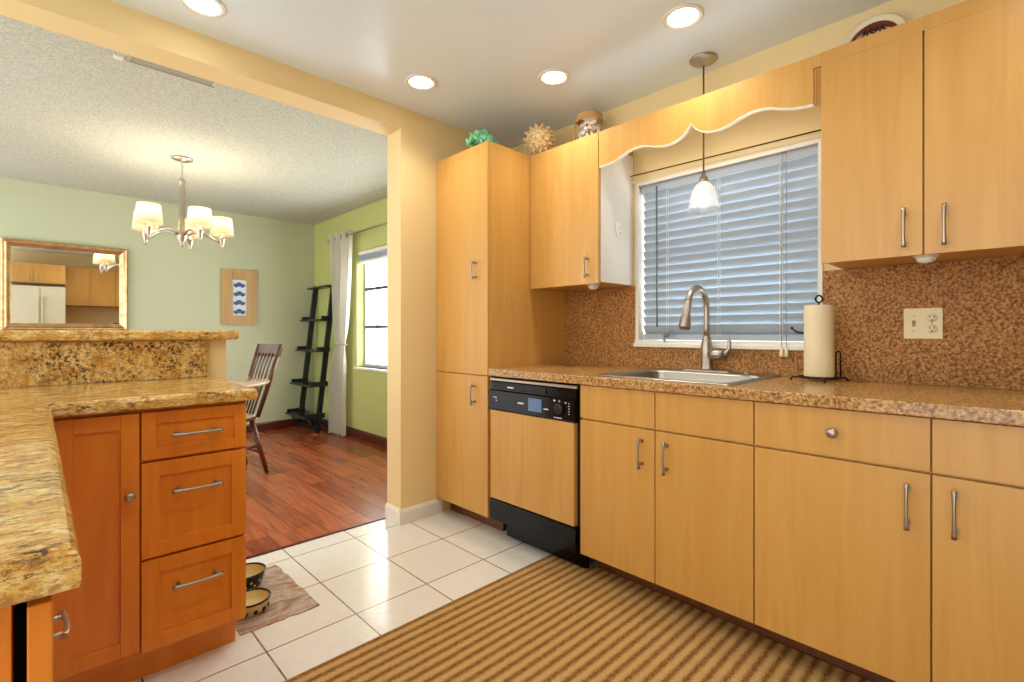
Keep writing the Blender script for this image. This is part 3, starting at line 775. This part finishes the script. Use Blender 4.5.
for (bx, by, h, ln) in ((-.02, -.035, .075, .012), (-.03, .030, .085, -.010), (-.035, .062, .045, .006)):
    flat(m, [(bx, by - .005), (bx, by + .005), (bx + h, by + ln + .003), (bx + h, by + ln - .003)])
    for k in range(7):
        a = math.radians(-30 + k * 40); L = .030
        tip = (bx + h + L * math.sin(a) * .6 - .008, by + ln + L * math.cos(a)); mid = (bx + h + L * .5 * math.sin(a) + .009, by + ln + L * .5 * math.cos(a)); mid2 = (mid[0] - .012, mid[1])
        flat(m, [(bx + h, by + ln), mid, tip, mid2], .005 + k * .0001)
flat(m, [(-.04, -.07), (-.03, -.03), (-.035, .03), (-.045, .065), (-.055, .05), (-.055, -.05)], .0047)
m.build('palm_trees', 'platebrown', pl)

# ------------------------------------------------------------------ ceiling lamps
def spot(parent, loc, power, size=2.4, blend=.9, col=(1, .94, .84), r=.06):
    d = bpy.data.lights.new('lamp_light', 'SPOT'); d.energy = power; d.color = col; d.spot_size = size; d.spot_blend = blend; d.shadow_soft_size = r
    o = bpy.data.objects.new('lamp_light', d); COL.objects.link(o); o.parent = parent; o.location = loc; return o
def can(x, y, label):
    o = thing('recessed_light', (x, y, ZC), label, 'light', 'recessed ceiling lights')
    MB().lathe([(.060, -.001), (.082, -.001), (.082, -.004), (.078, -.007), (.062, -.006), (.060, -.001)], (x, y, ZC), 40, cap=False).build('trim_ring', 'white', o)
    MB().lathe([(.0595, -.002), (.052, -.0035), (0, -.004)], (x, y, ZC), 32).build('lamp_lens', 'can', o)
    spot(o, (0, 0, -.02), CAN_W)
can(1.438, 2.16, 'lit recessed ceiling light nearest the dining room opening')
can(1.897, 1.645, 'lit recessed ceiling light in front of the left wall cabinet')
can(1.917, .96, 'lit recessed ceiling light beside the pendant lamp')
can(.475, 2.25, 'lit recessed ceiling light cut by the top edge of the photo')
can(.55, .9, 'added out-of-view recessed fill light above the camera')  # this can and the next two are out of view, added as kitchen fill
can(.6, -.3, 'added out-of-view recessed fill light above the range')
can(1.6, -.1, 'added out-of-view recessed fill light near the end base cabinet')

pe = thing('pendant_lamp', (2.285, 1.04, ZC), 'small pendant lamp with a ribbed frosted glass shade above the sink', 'lamp')
px, py = 2.285, 1.04
MB().lathe([(.062, -.0005), (.064, -.006), (.056, -.012), (.022, -.018), (.014, -.032), (0, -.034)], (px, py, ZC), 36).build('canopy', 'nickel', pe)
MB().tube([(px, py, ZC - .03), (px, py, 1.865)], .0042, 8).build('rod', plain('pendant_rod', srgb(120, 100, 78), .35, .8), pe)
MB().lathe([(0, .05), (.008, .05), (.010, .03), (.020, .018), (.024, 0), (.022, -.004), (0, -.004)], (px, py, 1.830), 24).build('socket_cap', 'nickel', pe)
m = MB(); prof = [(.020, .0), (.036, -.014), (.050, -.038), (.058, -.068), (.064, -.100), (.072, -.128), (.074, -.132)]
seg = 48; rings = []
for (r_, z_) in prof:
    rings.append([m.bm.verts.new((px + r_ * (1 + .02 * (k % 2)) * math.cos(2 * PI * k / seg), py + r_ * (1 + .02 * (k % 2)) * math.sin(2 * PI * k / seg), 1.827 + z_)) for k in range(seg)])
for A, B in zip(rings, rings[1:]):
    for k in range(seg): m.bm.faces.new((A[k], A[(k + 1) % seg], B[(k + 1) % seg], B[k])).smooth = True
m.build('glass_shade', 'frost', pe)
MB().ball((px, py, 1.792), .020, 16, (1, 1, 1.2)).build('bulb', 'bulb_p', pe)
d = bpy.data.lights.new('bulb_light', 'POINT'); d.energy = .08; d.color = (1, .85, .6); d.shadow_soft_size = .03
lo = bpy.data.objects.new('bulb_light', d); COL.objects.link(lo); lo.parent = pe; lo.location = (0, 0, 1.73 - ZC)

# dining chandelier
cx, cy = .785, 4.35
ch = thing('chandelier', (cx, cy, ZC), 'five-arm nickel chandelier with lit fabric shades over the dining table', 'chandelier')
MB().lathe([(.0, -.0005), (.068, -.0005), (.07, -.008), (.055, -.018), (.012, -.026), (0, -.03)], (cx, cy, ZC), 36).build('canopy', 'nickel', ch)
m = MB()
for i in range(6):
    z = ZC - .04 - i * .021
    m.tube([(cx + (.007 * math.cos(2 * PI * k / 10) if i % 2 else 0), cy + (0 if i % 2 else .007 * math.cos(2 * PI * k / 10)), z + .014 * math.sin(2 * PI * k / 10)) for k in range(10)], .0022, 6, True)
m.build('chain', 'nickel', ch)
MB().lathe([(0, .02), (.012, .02), (.020, .012), (.026, .0), (.022, -.01), (.018, -.03), (.018, -.05), (.0205, -.06), (.0205, -.355), (.024, -.37), (.034, -.385), (.040, -.40), (.034, -.425), (.016, -.45), (.010, -.465), (.016, -.475), (.012, -.487), (0, -.493)], (cx, cy, 2.24), 28).build('column', 'nickel', ch)
for i in range(5):
    a_img = math.radians(68 + 72 * i)
    dr = Vector((math.cos(a_img), math.sin(a_img), 0)); R_ = .26
    c = Vector((cx, cy, 0)); P = lambda r_, z_: c + dr * r_ + Vector((0, 0, z_))
    am = MB().tube([P(.03, 1.835), P(.07, 1.862), P(.12, 1.868), P(.18, 1.848), P(.215, 1.822), P(.245, 1.810), P(R_, 1.800)], .0075, 10).build('arm', 'nickel', ch)
    b = P(R_, 1.79)
    MB().lathe([(0, -.028), (.008, -.026), (.011, -.018), (.006, -.010), (.012, 0), (.016, .02), (.024, .05), (.026, .062), (.012, .064), (.012, .09), (0, .09)], b, 20).build('candle_cup', 'nickel', am)
    MB().lathe([(.082, .082), (.069, .215), (.0675, .215), (.0805, .082), (.082, .082)], b, 32, cap=False).build('lamp_shade', 'shade', am)
    MB().ball(b + Vector((0, 0, .135)), .022, 12, (1, 1, 1.4)).build('bulb', 'bulb', am)
    d = bpy.data.lights.new('bulb_light', 'POINT'); d.energy = 1.5; d.color = (1, .88, .7); d.shadow_soft_size = .03
    lo = bpy.data.objects.new('bulb_light', d); COL.objects.link(lo); lo.parent = ch; lo.location = b + Vector((0, 0, .175)) - Vector((cx, cy, ZC))

# ceiling register
vt = thing('ceiling_vent', (.495, 2.85, ZC), 'grey slotted air vent on the textured ceiling behind the header', 'vent')
m = MB(); m.box(.31, .68, 2.72, 2.735, 2.412, 2.4295); m.box(.31, .68, 2.965, 2.98, 2.408, 2.4295, .002); m.box(.31, .325, 2.735, 2.965, 2.412, 2.4295); m.box(.665, .68, 2.735, 2.965, 2.412, 2.4295)
m.build('frame', plain('vent_grey', srgb(186, 184, 166), .5), vt)
for i in range(9):
    y = 2.745 + i * .024
    MB().box(.325, .665, -.0015, .0015, -.010, .010, rot=Matrix.Translation((0, y + .006, 2.419)) @ Matrix.Rotation(math.radians(40), 4, 'X')).build('slat', plain('vent_slat', srgb(176, 172, 154), .5), vt)
sw = thing('ceiling_clip', (.285, 2.955, ZC), 'small white bracket beside the ceiling vent', 'bracket')
MB().box(.262, .300, 2.935, 2.975, 2.405, 2.4295, .003).build('bracket_body', 'white', sw)

# ------------------------------------------------------------------ granite peninsula
YP = 1.88
def shaker(parent, name, x0, x1, z0, z1, yf=YP, t=.02, fw=.052, mat='cherry'):
    """frame and recessed panel facing -Y at plane yf"""
    m = MB()
    m.box(x0, x0 + fw, yf, yf + t, z0, z1, .0015); m.box(x1 - fw, x1, yf, yf + t, z0, z1, .0015)
    m.box(x0 + fw, x1 - fw, yf + .0004, yf + t, z1 - fw, z1 - .0006, .001); m.box(x0 + fw, x1 - fw, yf + .0004, yf + t, z0 + .0006, z0 + fw, .001)
    m.box(x0 + fw - .001, x1 - fw + .001, yf + .008, yf + .014, z0 + fw - .001, z1 - fw + .001)
    return m.build(name, mat, parent)
pc_ = thing('drawer_cabinet', (.26, 2.19, 0), 'cherry wood peninsula cabinet with three drawers beside a narrow door', 'cabinet')
MB().box(.0145, .530, YP + .0205, 2.476, .1, .874, .001).build('body', 'cherry', pc_)
MB().box(.0145, .515, YP + .08, 2.476, .0005, .0998).build('toe_kick', 'cherry', pc_)
d = shaker(pc_, 'door', .030, .2285, .128, .862, fw=.046); knob(d, (.203, YP, .614), (0, -1, 0), .0145)
for (z0, z1, hz) in ((.712, .862, .786), (.407, .704, .607), (.116, .399, .303)):
    d = shaker(pc_, 'drawer', .2335, .5285, z0, z1, fw=.046 if z1 - z0 > .2 else .038); pull(d, (.380, YP, hz), (1, 0, 0), (0, -1, 0), .142, r=.0052)
lc = thing('leg_base_cabinet', (-.3, 1.2, 0), 'cherry wood base cabinet under the near granite worktop end, drawer front slightly open', 'cabinet')
MB().box(-.62, -.0155, .625, 1.895, .1, .874, .001).build('body', 'cherry', lc)
MB().box(-.62, -.07, .64, 1.895, .0005, .0998).build('toe_kick', 'cherry', lc)
for (y0, y1) in ((.621, 1.052), (1.056, 1.50)):
    for (z0, z1) in ((.115, .40), (.405, .695), (.70, .862)):
        d = MB().box(-.0058, .0115, y0, y1, z0, z1, .0015).build('drawer_front', 'cherry', lc)
        MB().box(-.0154, -.006, y0 + .10, y1 - .05, z0 + .03, z1 - .03).build('drawer_side', 'darkgap', d)
        if y0 > 1: pull(d, (.0115, 1.285, (z0 + z1) / 2 if z0 != .405 else .545), (0, 1, 0), (1, 0, 0), .105)
MB().box(-.0154, .0115, 1.505, 1.878, .115, .862, .001).build('corner_panel', 'cherry', lc)

m = MB()
L = [(.556, 1.85), (.030, 1.85), (.030, .598), (-.62, .598), (-.62, 2.4775), (.575, 2.4775)]
m.prism(L, 'z', .8745, .915)
# rounded / chamfered upper edges
eds = [e for e in m.bm.edges if all(v.co.z > .91 for v in e.verts)]
bmesh.ops.bevel(m.bm, geom=eds, offset=.013, segments=3, profile=.45, affect='EDGES')
eds = [e for e in m.bm.edges if all(v.co.z < .876 for v in e.verts)]
bmesh.ops.bevel(m.bm, geom=eds, offset=.006, segments=2, profile=.5, affect='EDGES')
m.build('granite_worktop', 'granite', label='gold and brown granite worktop over the cherry cabinets, foreground left', category='worktop')
MB().box(-.62, .540, 2.478, 2.4995, .9155, 1.0765, .001).build('granite_backsplash', 'granite_s', label='dark-flecked gold granite upstand below the raised bar', category='backsplash')
m = MB(); m.prism([(-1.15, 2.44), (.656, 2.44), (.656, 2.86), (-1.15, 2.86)], 'z', 1.0785, 1.119)
eds = [e for e in m.bm.edges if abs(e.verts[0].co.z - e.verts[1].co.z) < .001]
bmesh.ops.bevel(m.bm, geom=eds, offset=.012, segments=3, profile=.5, affect='EDGES')
m.build('raised_bar_top', 'granite', label='granite raised bar ledge on the half wall before the mirror', category='bar top')

# ------------------------------------------------------------------ floor textiles and bowls
m = MB(); m.box(.30, 1.892, -.45, 1.612, .0004, .0105, .004)
m.build('striped_rug', 'rug', label='tan and brown ribbed runner rug on the tile before the sink', category='rug')
m = MB(); pts = []
random.seed(11)
def wob(a, b, n=14, amp=.004):
    out = []
    for k in range(n):
        t = k / n; out.append((a[0] + (b[0] - a[0]) * t + random.uniform(-amp, amp), a[1] + (b[1] - a[1]) * t + random.uniform(-amp, amp)))
    return out
m.prism(wob((.538, 1.978), (.828, 1.972)) + wob((.828, 1.972), (.820, 2.462)) + wob((.820, 2.462), (.538, 2.470)) + wob((.538, 2.470), (.538, 1.978), amp=.0), 'z', .0004, .005)
m.build('pet_mat', 'petmat', label='brown marbled pet mat on the tile beside the drawer cabinet', category='mat')
def bowl(x, y, s, h, label, pattern):
    z0 = .0054
    o = thing('pet_bowl', (x, y, z0), label, 'bowl', 'pet bowls on the mat')
    k = s
    MB().lathe([(.052 * k, 0), (.056 * k, .003), (.066 * k, h * .55), (.072 * k, h), (.070 * k, h + .003), (.067 * k, h)], (x, y, z0), 40, cap=False).build('outer_wall', 'bowlcream' if pattern else 'bowlblack', o)
    MB().lathe([(.0685 * k, h), (.060 * k, h * .5), (.05 * k, .012), (0, .010)], (x, y, z0), 40, cap=False).build('inside', 'bowlcream', o)
    MB().lathe([(0, .0005), (.053 * k, .0005)], (x, y, z0), 30, cap=False).build('foot', 'bowlcream', o)
    MB().tube([(x + .0705 * k * math.cos(2 * PI * i / 40), y + .0705 * k * math.sin(2 * PI * i / 40), z0 + h) for i in range(40)], .0042, 8, True).build('rim', 'bowlblack', o)
    m = MB()
    for i in range(12):
        a = 2 * PI * i / 12; q = Matrix.Rotation(a, 4, 'Z')
        cc = Vector((x, y, z0 + h * .48)); R2 = .0652 * k
        def bl_(da, dz, r_):
            p = cc + Vector((R2 * math.cos(a + da), R2 * math.sin(a + da), dz)); m.ball(p, r_, 8, (.35, 1, 1), q)
        if pattern:
            bl_(0, -.006, .0085); bl_(-.11, .008, .0038); bl_(0, .011, .0038); bl_(.11, .008, .0038)
        else: bl_(0, .004, .006); bl_(.2, -.012, .0045)
    m.build('paw_print', 'bowlblack' if pattern else 'bowlcream', o)
bowl(.612, 2.122, 1.0, .050, 'cream pet bowl with dark paw prints, nearer bowl on the mat', True)
bowl(.660, 2.345, 1.05, .062, 'taller dark brown and cream pet bowl, farther bowl on the mat', False)

# ------------------------------------------------------------------ dining room
# mirror (tipped slightly forward)
mi = thing('wall_mirror', (.2, 5.945, 1.14), 'large rectangular bronze-framed mirror on the sage dining wall', 'mirror')
MX0, MX1, MZ0, MZ1 = -.212, .630, 1.130, 1.905
m = MB()
prof = [(0, 0), (0, .030), (.010, .038), (.022, .034), (.034, .040), (.046, .028), (.054, .020), (.062, .014), (.062, 0)]
n = len(prof)
loops = []
for (d_, h_) in prof:
    loops.append([(MX0 + d_, h_, MZ0 + d_), (MX1 - d_, h_, MZ0 + d_), (MX1 - d_, h_, MZ1 - d_), (MX0 + d_, h_, MZ1 - d_)])
Ls = [[m.bm.verts.new(p) for p in lp_] for lp_ in loops]
for A, B in zip(Ls, Ls[1:] + Ls[:1]):
    for k in range(4): m.bm.faces.new((A[k], A[(k + 1) % 4], B[(k + 1) % 4], B[k]))
bmesh.ops.recalc_face_normals(m.bm, faces=m.bm.faces)
g = MB(); g.box(MX0 + .055, MX1 - .055, .008, .012, MZ0 + .055, MZ1 - .055)
TH = math.radians(.97)
for mm in (m, g):
    # y is "out from wall": map to world -Y, tip top forward about the lower edge
    for v in mm.bm.verts:
        oy, oz = v.co.y, v.co.z - MZ0
        v.co.y = YB - .002 - (oy * math.cos(TH) + oz * math.sin(TH)); v.co.z = MZ0 + oz * math.cos(TH) - oy * math.sin(TH)
    bmesh.ops.recalc_face_normals(mm.bm, faces=mm.bm.faces)
m.build('frame', 'bronze', mi); g.build('glass', 'mirror', mi)

# framed prints
pf = thing('framed_print', (1.59, 5.94, 1.2), 'tall wooden framed print of four small blue vehicle pictures', 'picture')
PX0, PX1, PZ0, PZ1 = 1.425, 1.775, 1.195, 1.80
m = MB(); t = .105; y0, y1 = YB - .026, YB - .002
m.box(PX0, PX0 + t, y0, y1, PZ0, PZ1, .003); m.box(PX1 - t, PX1, y0, y1, PZ0, PZ1, .003); m.box(PX0 + t, PX1 - t, y0 + .001, y1, PZ0, PZ0 + .10, .002); m.box(PX0 + t, PX1 - t, y0 + .001, y1, PZ1 - .115, PZ1, .002)
m.build('frame', 'picwood', pf)
MB().box(PX0 + t - .001, PX1 - t + .001, y0 + .010, y1, PZ0 + .099, PZ1 - .114).build('mount', 'cardwhite', pf)
for i in range(4):
    zc_ = PZ1 - .165 - i * .097; m = MB(); x0, x1 = PX0 + t + .012, PX1 - t - .012; yy = y0 + .0085
    m.prism([(x0, zc_ - .022), (x1, zc_ - .022), (x1, zc_ + .004), (x1 - .03, zc_ + .010), (x1 - .045, zc_ + .024), (x0 + .045, zc_ + .026), (x0 + .02, zc_ + .008), (x0, zc_ + .004)], 'y', yy, yy + .0015)
    pk = m.build('vehicle_picture', 'blue1', pf)
    m = MB(); q = Vector((0, -1, 0)).to_track_quat('Z', 'Y').to_matrix()
    for x in (x0 + .028, x1 - .028): m.lathe([(.011, 0), (.011, .0008), (0, .0008)], (x, yy, zc_ - .022), 14, q)
    m.box(x0 + .05, x1 - .048, yy - .0008, yy, zc_ + .006, zc_ + .019); m.build('vehicle_details', 'blue2', pk)

# curtain rod, curtain
cr = thing('curtain_rod', (XG - .07, 4.2, 2.125), 'thin nickel curtain rod above the dining window', 'rod')
MB().tube([(XG - .098, 3.0, 2.125), (XG - .098, 5.32, 2.125)], .008, 12).build('rod', 'nickel', cr)
MB().ball((XG - .098, 5.330, 2.125), .018, 14).build('finial', 'nickel', cr)
m = MB(); m.tube([(XG - .0005, 5.31, 2.125), (XG - .098, 5.31, 2.125)], .006, 8); m.lathe([(.02, 0), (.02, .006), (0, .006)], (XG - .0005, 5.31, 2.125), 16, Vector((-1, 0, 0)).to_track_quat('Z', 'Y').to_matrix()); m.build('bracket', 'nickel', cr)
cu = thing('curtain', (XG - .08, 5.05, .01), 'white grommet curtain tied back at the left of the dining window', 'curtain')
m = MB(); NU, NV = 90, 60; gridv = []
zt_, zb_ = 2.165, .012
for j in range(NV + 1):
    z = zb_ + (zt_ - zb_) * j / NV
    # left (far) and right (near) limits
    if z > .98: k = (z - .98) / (zt_ - .98); ya = 5.14 + (5.285 - 5.14) * k ** .8; yb = 4.925 + (4.79 - 4.925) * k ** .8
    else: k = (.98 - z) / .97; k = k ** .6; ya = 5.14 + (5.29 - 5.14) * k; yb = 4.925 + (4.96 - 4.925) * k
    row = []
    tie = math.exp(-((z - .98) / .12) ** 2)
    amp = .045 * (1 - .55 * tie)
    for i in range(NU + 1):
        u = i / NU; y = ya + (yb - ya) * u
        x = XG - .098 + amp * math.sin(u * 2 * PI * 3.5 + .4) + .012 * math.sin(u * 17 + z * 2.3) * (1 - z / 2.2)
        row.append(m.bm.verts.new((min(x, XG - .018), y + .012 * math.cos(u * 2 * PI * 3.5) * (1 - tie), z)))
    gridv.append(row)
for j in range(NV):
    for i in range(NU): m.bm.faces.new((gridv[j][i], gridv[j][i + 1], gridv[j + 1][i + 1], gridv[j + 1][i])).smooth = True
bmesh.ops.solidify(m.bm, geom=list(m.bm.faces), thickness=.002)
m.build('fabric', 'curtain', cu)
for u in (.14, .36, .58, .82):
    y = 5.285 + (4.79 - 5.285) * u
    x = XG - .098 + .045 * math.sin(u * 2 * PI * 3.5 + .4)
    MB().tube([(XG - .098 - .0 + .024 * math.cos(2 * PI * k / 20) * .75, y + .024 * math.cos(2 * PI * k / 20) * .66, 2.125 + .024 * math.sin(2 * PI * k / 20)) for k in range(20)], .0055, 8, True).build('grommet', 'nickel', cu)
MB().tube([(XG - .098 + .052 * math.cos(2 * PI * k / 28), 5.0325 + .123 * math.sin(2 * PI * k / 28), .985 + .004 * math.sin(4 * PI * k / 28)) for k in range(28)], .007, 8, True).build('tie_back', plain('tan_tie', srgb(176, 160, 120), .7), cu)

# ladder shelf
ls = thing('ladder_shelf', (2.25, 5.6, 0), 'black leaning ladder shelf with five tiers in the dining corner', 'shelf')
def rx(z): return 2.215 + (2.405 - 2.215) * z / 1.64
for y in (5.36, 5.85): MB().beam((rx(0) + .002, y, .012), (rx(1.66), y, 1.66), .030, .055).build('rail', 'ladder', ls)
for (z, xf, xb) in ((1.63, 2.315, 2.41), (1.25, 2.235, 2.385), (.905, 2.18, 2.35), (.525, 2.115, 2.325), (.18, 2.065, 2.29)):
    m = MB(); m.box(xf, xb, 5.325, 5.885, z - .010, z + .010, .002)
    if z < 1.6:
        m.box(xf + .02, xb, 5.325, 5.340, z + .010, z + .045, .001); m.box(xf + .02, xb, 5.870, 5.885, z + .010, z + .045, .001)
    m.build('tier', 'ladder', ls)
m = MB()
for y in (5.36, 5.85): m.beam((2.395, y, .012), (2.235, y, .145), .022, .03); m.tube([(2.12, y, .17), (2.16, y, .10), (2.215, y, .03)], .012, 8)
m.beam((2.215, 5.375, .045), (2.215, 5.835, .045), .022, .04); m.beam((2.13, 5.375, .155), (2.13, 5.835, .155), .02, .02)
m.build('base_brace', 'ladder', ls)

# table
tbx, tby = .72, 4.15
tb = thing('dining_table', (tbx, tby, 0), 'round glossy dining table under the chandelier, mostly hidden by the bar', 'table')
MB().lathe([(0, .722), (.56, .722), (.582, .727), (.59, .738), (.59, .746), (.586, .75), (0, .75)], (tbx, tby, 0), 64).build('tabletop', 'tabletop', tb)
MB().lathe([(.50, .665), (.52, .665), (.52, .7215), (.50, .7215), (.50, .665)], (tbx, tby, 0), 48, cap=False).build('apron', 'chairwood', tb)
MB().lathe([(.06, .07), (.05, .12), (.075, .20), (.085, .30), (.06, .42), (.045, .5), (.07, .60), (.10, .66), (.2, .70), (.2, .7215)], (tbx, tby, 0), 32).build('pedestal', 'chairwood', tb)
for k in range(4):
    a = math.radians(30 + 90 * k); c_, s_ = math.cos(a), math.sin(a)
    MB().tube([(tbx + .05 * c_, tby + .05 * s_, .12), (tbx + .18 * c_, tby + .18 * s_, .10), (tbx + .34 * c_, tby + .34 * s_, .04), (tbx + .40 * c_, tby + .40 * s_, .027)], [.035, .032, .028, .026], 10).build('leg', 'chairwood', tb)

# chairs (local frame: faces -x)
def chair_proto():
    o = bpy.data.objects.new('dining_chair', None); COL.objects.link(o)
    m = MB(); pts = []
    for k in range(28):
        a = 2 * PI * k / 28; ca, sa = math.cos(a), math.sin(a)
        pts.append((.205 * math.copysign(abs(ca) ** .75, ca) - .01, (.20 + .012 * -ca) * math.copysign(abs(sa) ** .75, sa)))
    m.prism(pts, 'z', .425, .445); m.build('seat', 'chairwood', o)
    m = MB(); m.prism([(x * .97, y * .97) for x, y in pts], 'z', .4455, .462, .004); m.build('seat_pad', 'cushion', o, label='cream seat pad')
    lean = lambda z: .165 + (z - .44) * .30
    for s in (-1, 1):
        MB().tube([(lean(.44) + .0, s * .165, .446), (lean(.72), s * .178, .72), (lean(1.01), s * .192, 1.01)], [.019, .021, .018], 8, flat=.9).build('back_post', 'chairwood', o)
        for x0, x1 in ((.13, .225), (-.14, -.20)):
            MB().tube([(x0, s * .14, .424), ((x0 + x1) / 2, s * .165, .21), (x1, s * .19, .001)], [.019, .020, .015], 10).build('leg', 'chairwood', o)
        MB().tube([(.17, s * .165, .22), (-.165, s * .165, .20)], .010, 8).build('stretcher', 'chairwood', o)
    MB().tube([(.176, -.163, .17), (.176, .163, .17)], .010, 8).build('stretcher', 'chairwood', o)
    m = MB()
    q = []
    top = [(-.205, .915), (-.205, .995), (-.19, 1.015), (.19, 1.015), (.205, .995), (.205, .915)]
    sh = [(y, z) for y, z in top]
    m.prism(sh, 'x', lean(.96) - .012, lean(.96) + .010)
    for v in m.bm.verts: v.co.x += (v.co.z - .96) * .30 - .02 * math.cos(v.co.y * 6) + .012
    m.build('top_rail', 'chairwood', o)
    for k in range(5):
        y = -.11 + .055 * k
        MB().tube([(lean(.44) - .012, y * .9, .4625), (lean(.93) - .006, y * 1.1, .94)], .0075, 8).build('spindle', 'chairwood', o)
    return o
c1 = chair_proto(); c1.location = (1.066, 4.295, 0); c1.rotation_euler = (0, 0, math.radians(7))
tag(c1, 'dark wooden spindle-back chair drawn up at the right side of the round table', 'chair')

# ------------------------------------------------------------------ the kitchen side seen in the mirror
fr_ = thing('refrigerator', (-.03, -.85, 0), 'cream side-by-side refrigerator seen in the dining mirror', 'refrigerator')
MB().box(-.47, .40, -1.245, -.58, .03, 1.74, .004).build('body', 'fridge', fr_)
for x0, x1, hx in ((-.468, .052, .025), (.058, .398, .085)):
    d = MB().box(x0, x1, -.5795, -.52, .10, 1.738, .006).build('door', 'fridge', fr_)
    MB().beam((hx, -.49, .75), (hx, -.49, 1.55), .02, .02, .004).box(hx - .01, hx + .01, -.52, -.49, .75, .78).box(hx - .01, hx + .01, -.52, -.49, 1.52, 1.55).build('handle', 'fridge', d)
m = MB(); m.box(-.46, .39, -1.2, -.60, .0005, .0295); m.build('base_grille', 'blackmat', fr_)
def back_cab(x0, x1, z0, doors, label, yf=-.90):
    o = thing('wall_cabinet', ((x0 + x1) / 2, -1.07, z0), label, 'cabinet', 'maple wall cabinets seen in the mirror')
    MB().box(x0, x1, -1.249, yf - .0195, z0, 2.15).build('body', 'maple', o)
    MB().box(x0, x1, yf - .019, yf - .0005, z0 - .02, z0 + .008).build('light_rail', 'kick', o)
    w_ = (x1 - x0) / doors
    for k in range(doors):
        d = MB().box(x0 + w_ * k + .002, x0 + w_ * (k + 1) - .002, yf - .019, yf, z0 + .010, 2.148, .0015).build('door', 'maple', o)
        hx = x0 + w_ * (k + 1) - .05 if k % 2 == 0 else x0 + w_ * k + .05
        pull(d, (hx, yf, z0 + .10), (0, 0, 1), (0, 1, 0), .12)
    return o
back_cab(-.47, .40, 1.79, 2, 'short maple wall cabinet above the refrigerator, seen in the mirror', -.62)
back_cab(.403, 1.16, 1.40, 2, 'two-door maple wall cabinet seen in the mirror right of the refrigerator')
back_cab(1.163, 2.07, 1.40, 2, 'maple wall cabinet seen at the right end of the mirror reflection')
bc = thing('back_base_cabinet', (.9, -.95, 0), 'maple base cabinet beside the refrigerator seen in the mirror', 'cabinet')
MB().box(.403, .90, -1.249, -.66, .1, .874).build('body', 'maple', bc); MB().box(.403, .90, -1.20, -.72, .0005, .0998).build('toe_kick', 'kick', bc)
d = MB().box(.406, .897, -.6598, -.641, .724, .872, .0015).build('drawer', 'maple', bc); knob(d, (.65, -.641, .8), (0, 1, 0))
d = MB().box(.406, .897, -.6598, -.641, .105, .716, .0015).build('door', 'maple', bc); pull(d, (.85, -.641, .62), (0, 0, 1), (0, 1, 0))
MB().box(.403, .902, -1.249, -.62, .8755, .915, .003).build('back_worktop', 'speckle', label='short speckled worktop beside the refrigerator', category='worktop')
rg = thing('kitchen_range', (1.29, -.95, 0), 'cream range with black cooktop seen in the mirror', 'range')
MB().box(.908, 1.668, -1.245, -.64, .02, .90, .003).build('body', 'fridge', rg)
MB().box(.908, 1.668, -1.245, -.63, .9005, .918, .003).build('cooktop', 'black', rg)
bgd = MB().box(.908, 1.668, -1.245, -1.19, .9185, 1.10, .004).build('back_panel', 'fridge', rg)
m = MB(); m.box(1.15, 1.42, -1.1895, -1.186, .99, 1.07); m.build('clock_display', 'black', bgd)
q = Vector((0, 1, 0)).to_track_quat('Z', 'Y').to_matrix()
for x in (.97, 1.05, 1.52, 1.60): MB().lathe([(.022, 0), (.02, .02), (0, .022)], (x, -1.1898, 1.02), 16, q).build('dial', 'blackmat', bgd)
d = MB().box(.915, 1.661, -.6395, -.61, .22, .86, .004).build('oven_door', 'fridge', rg); MB().box(1.0, 1.57, -.6098, -.607, .40, .70, .002).build('oven_window', 'black', d)
MB().tube([(.98, -.61, .80), (.98, -.575, .80), (1.6, -.575, .80), (1.6, -.61, .80)], .010, 8).build('handle', 'fridge', d)
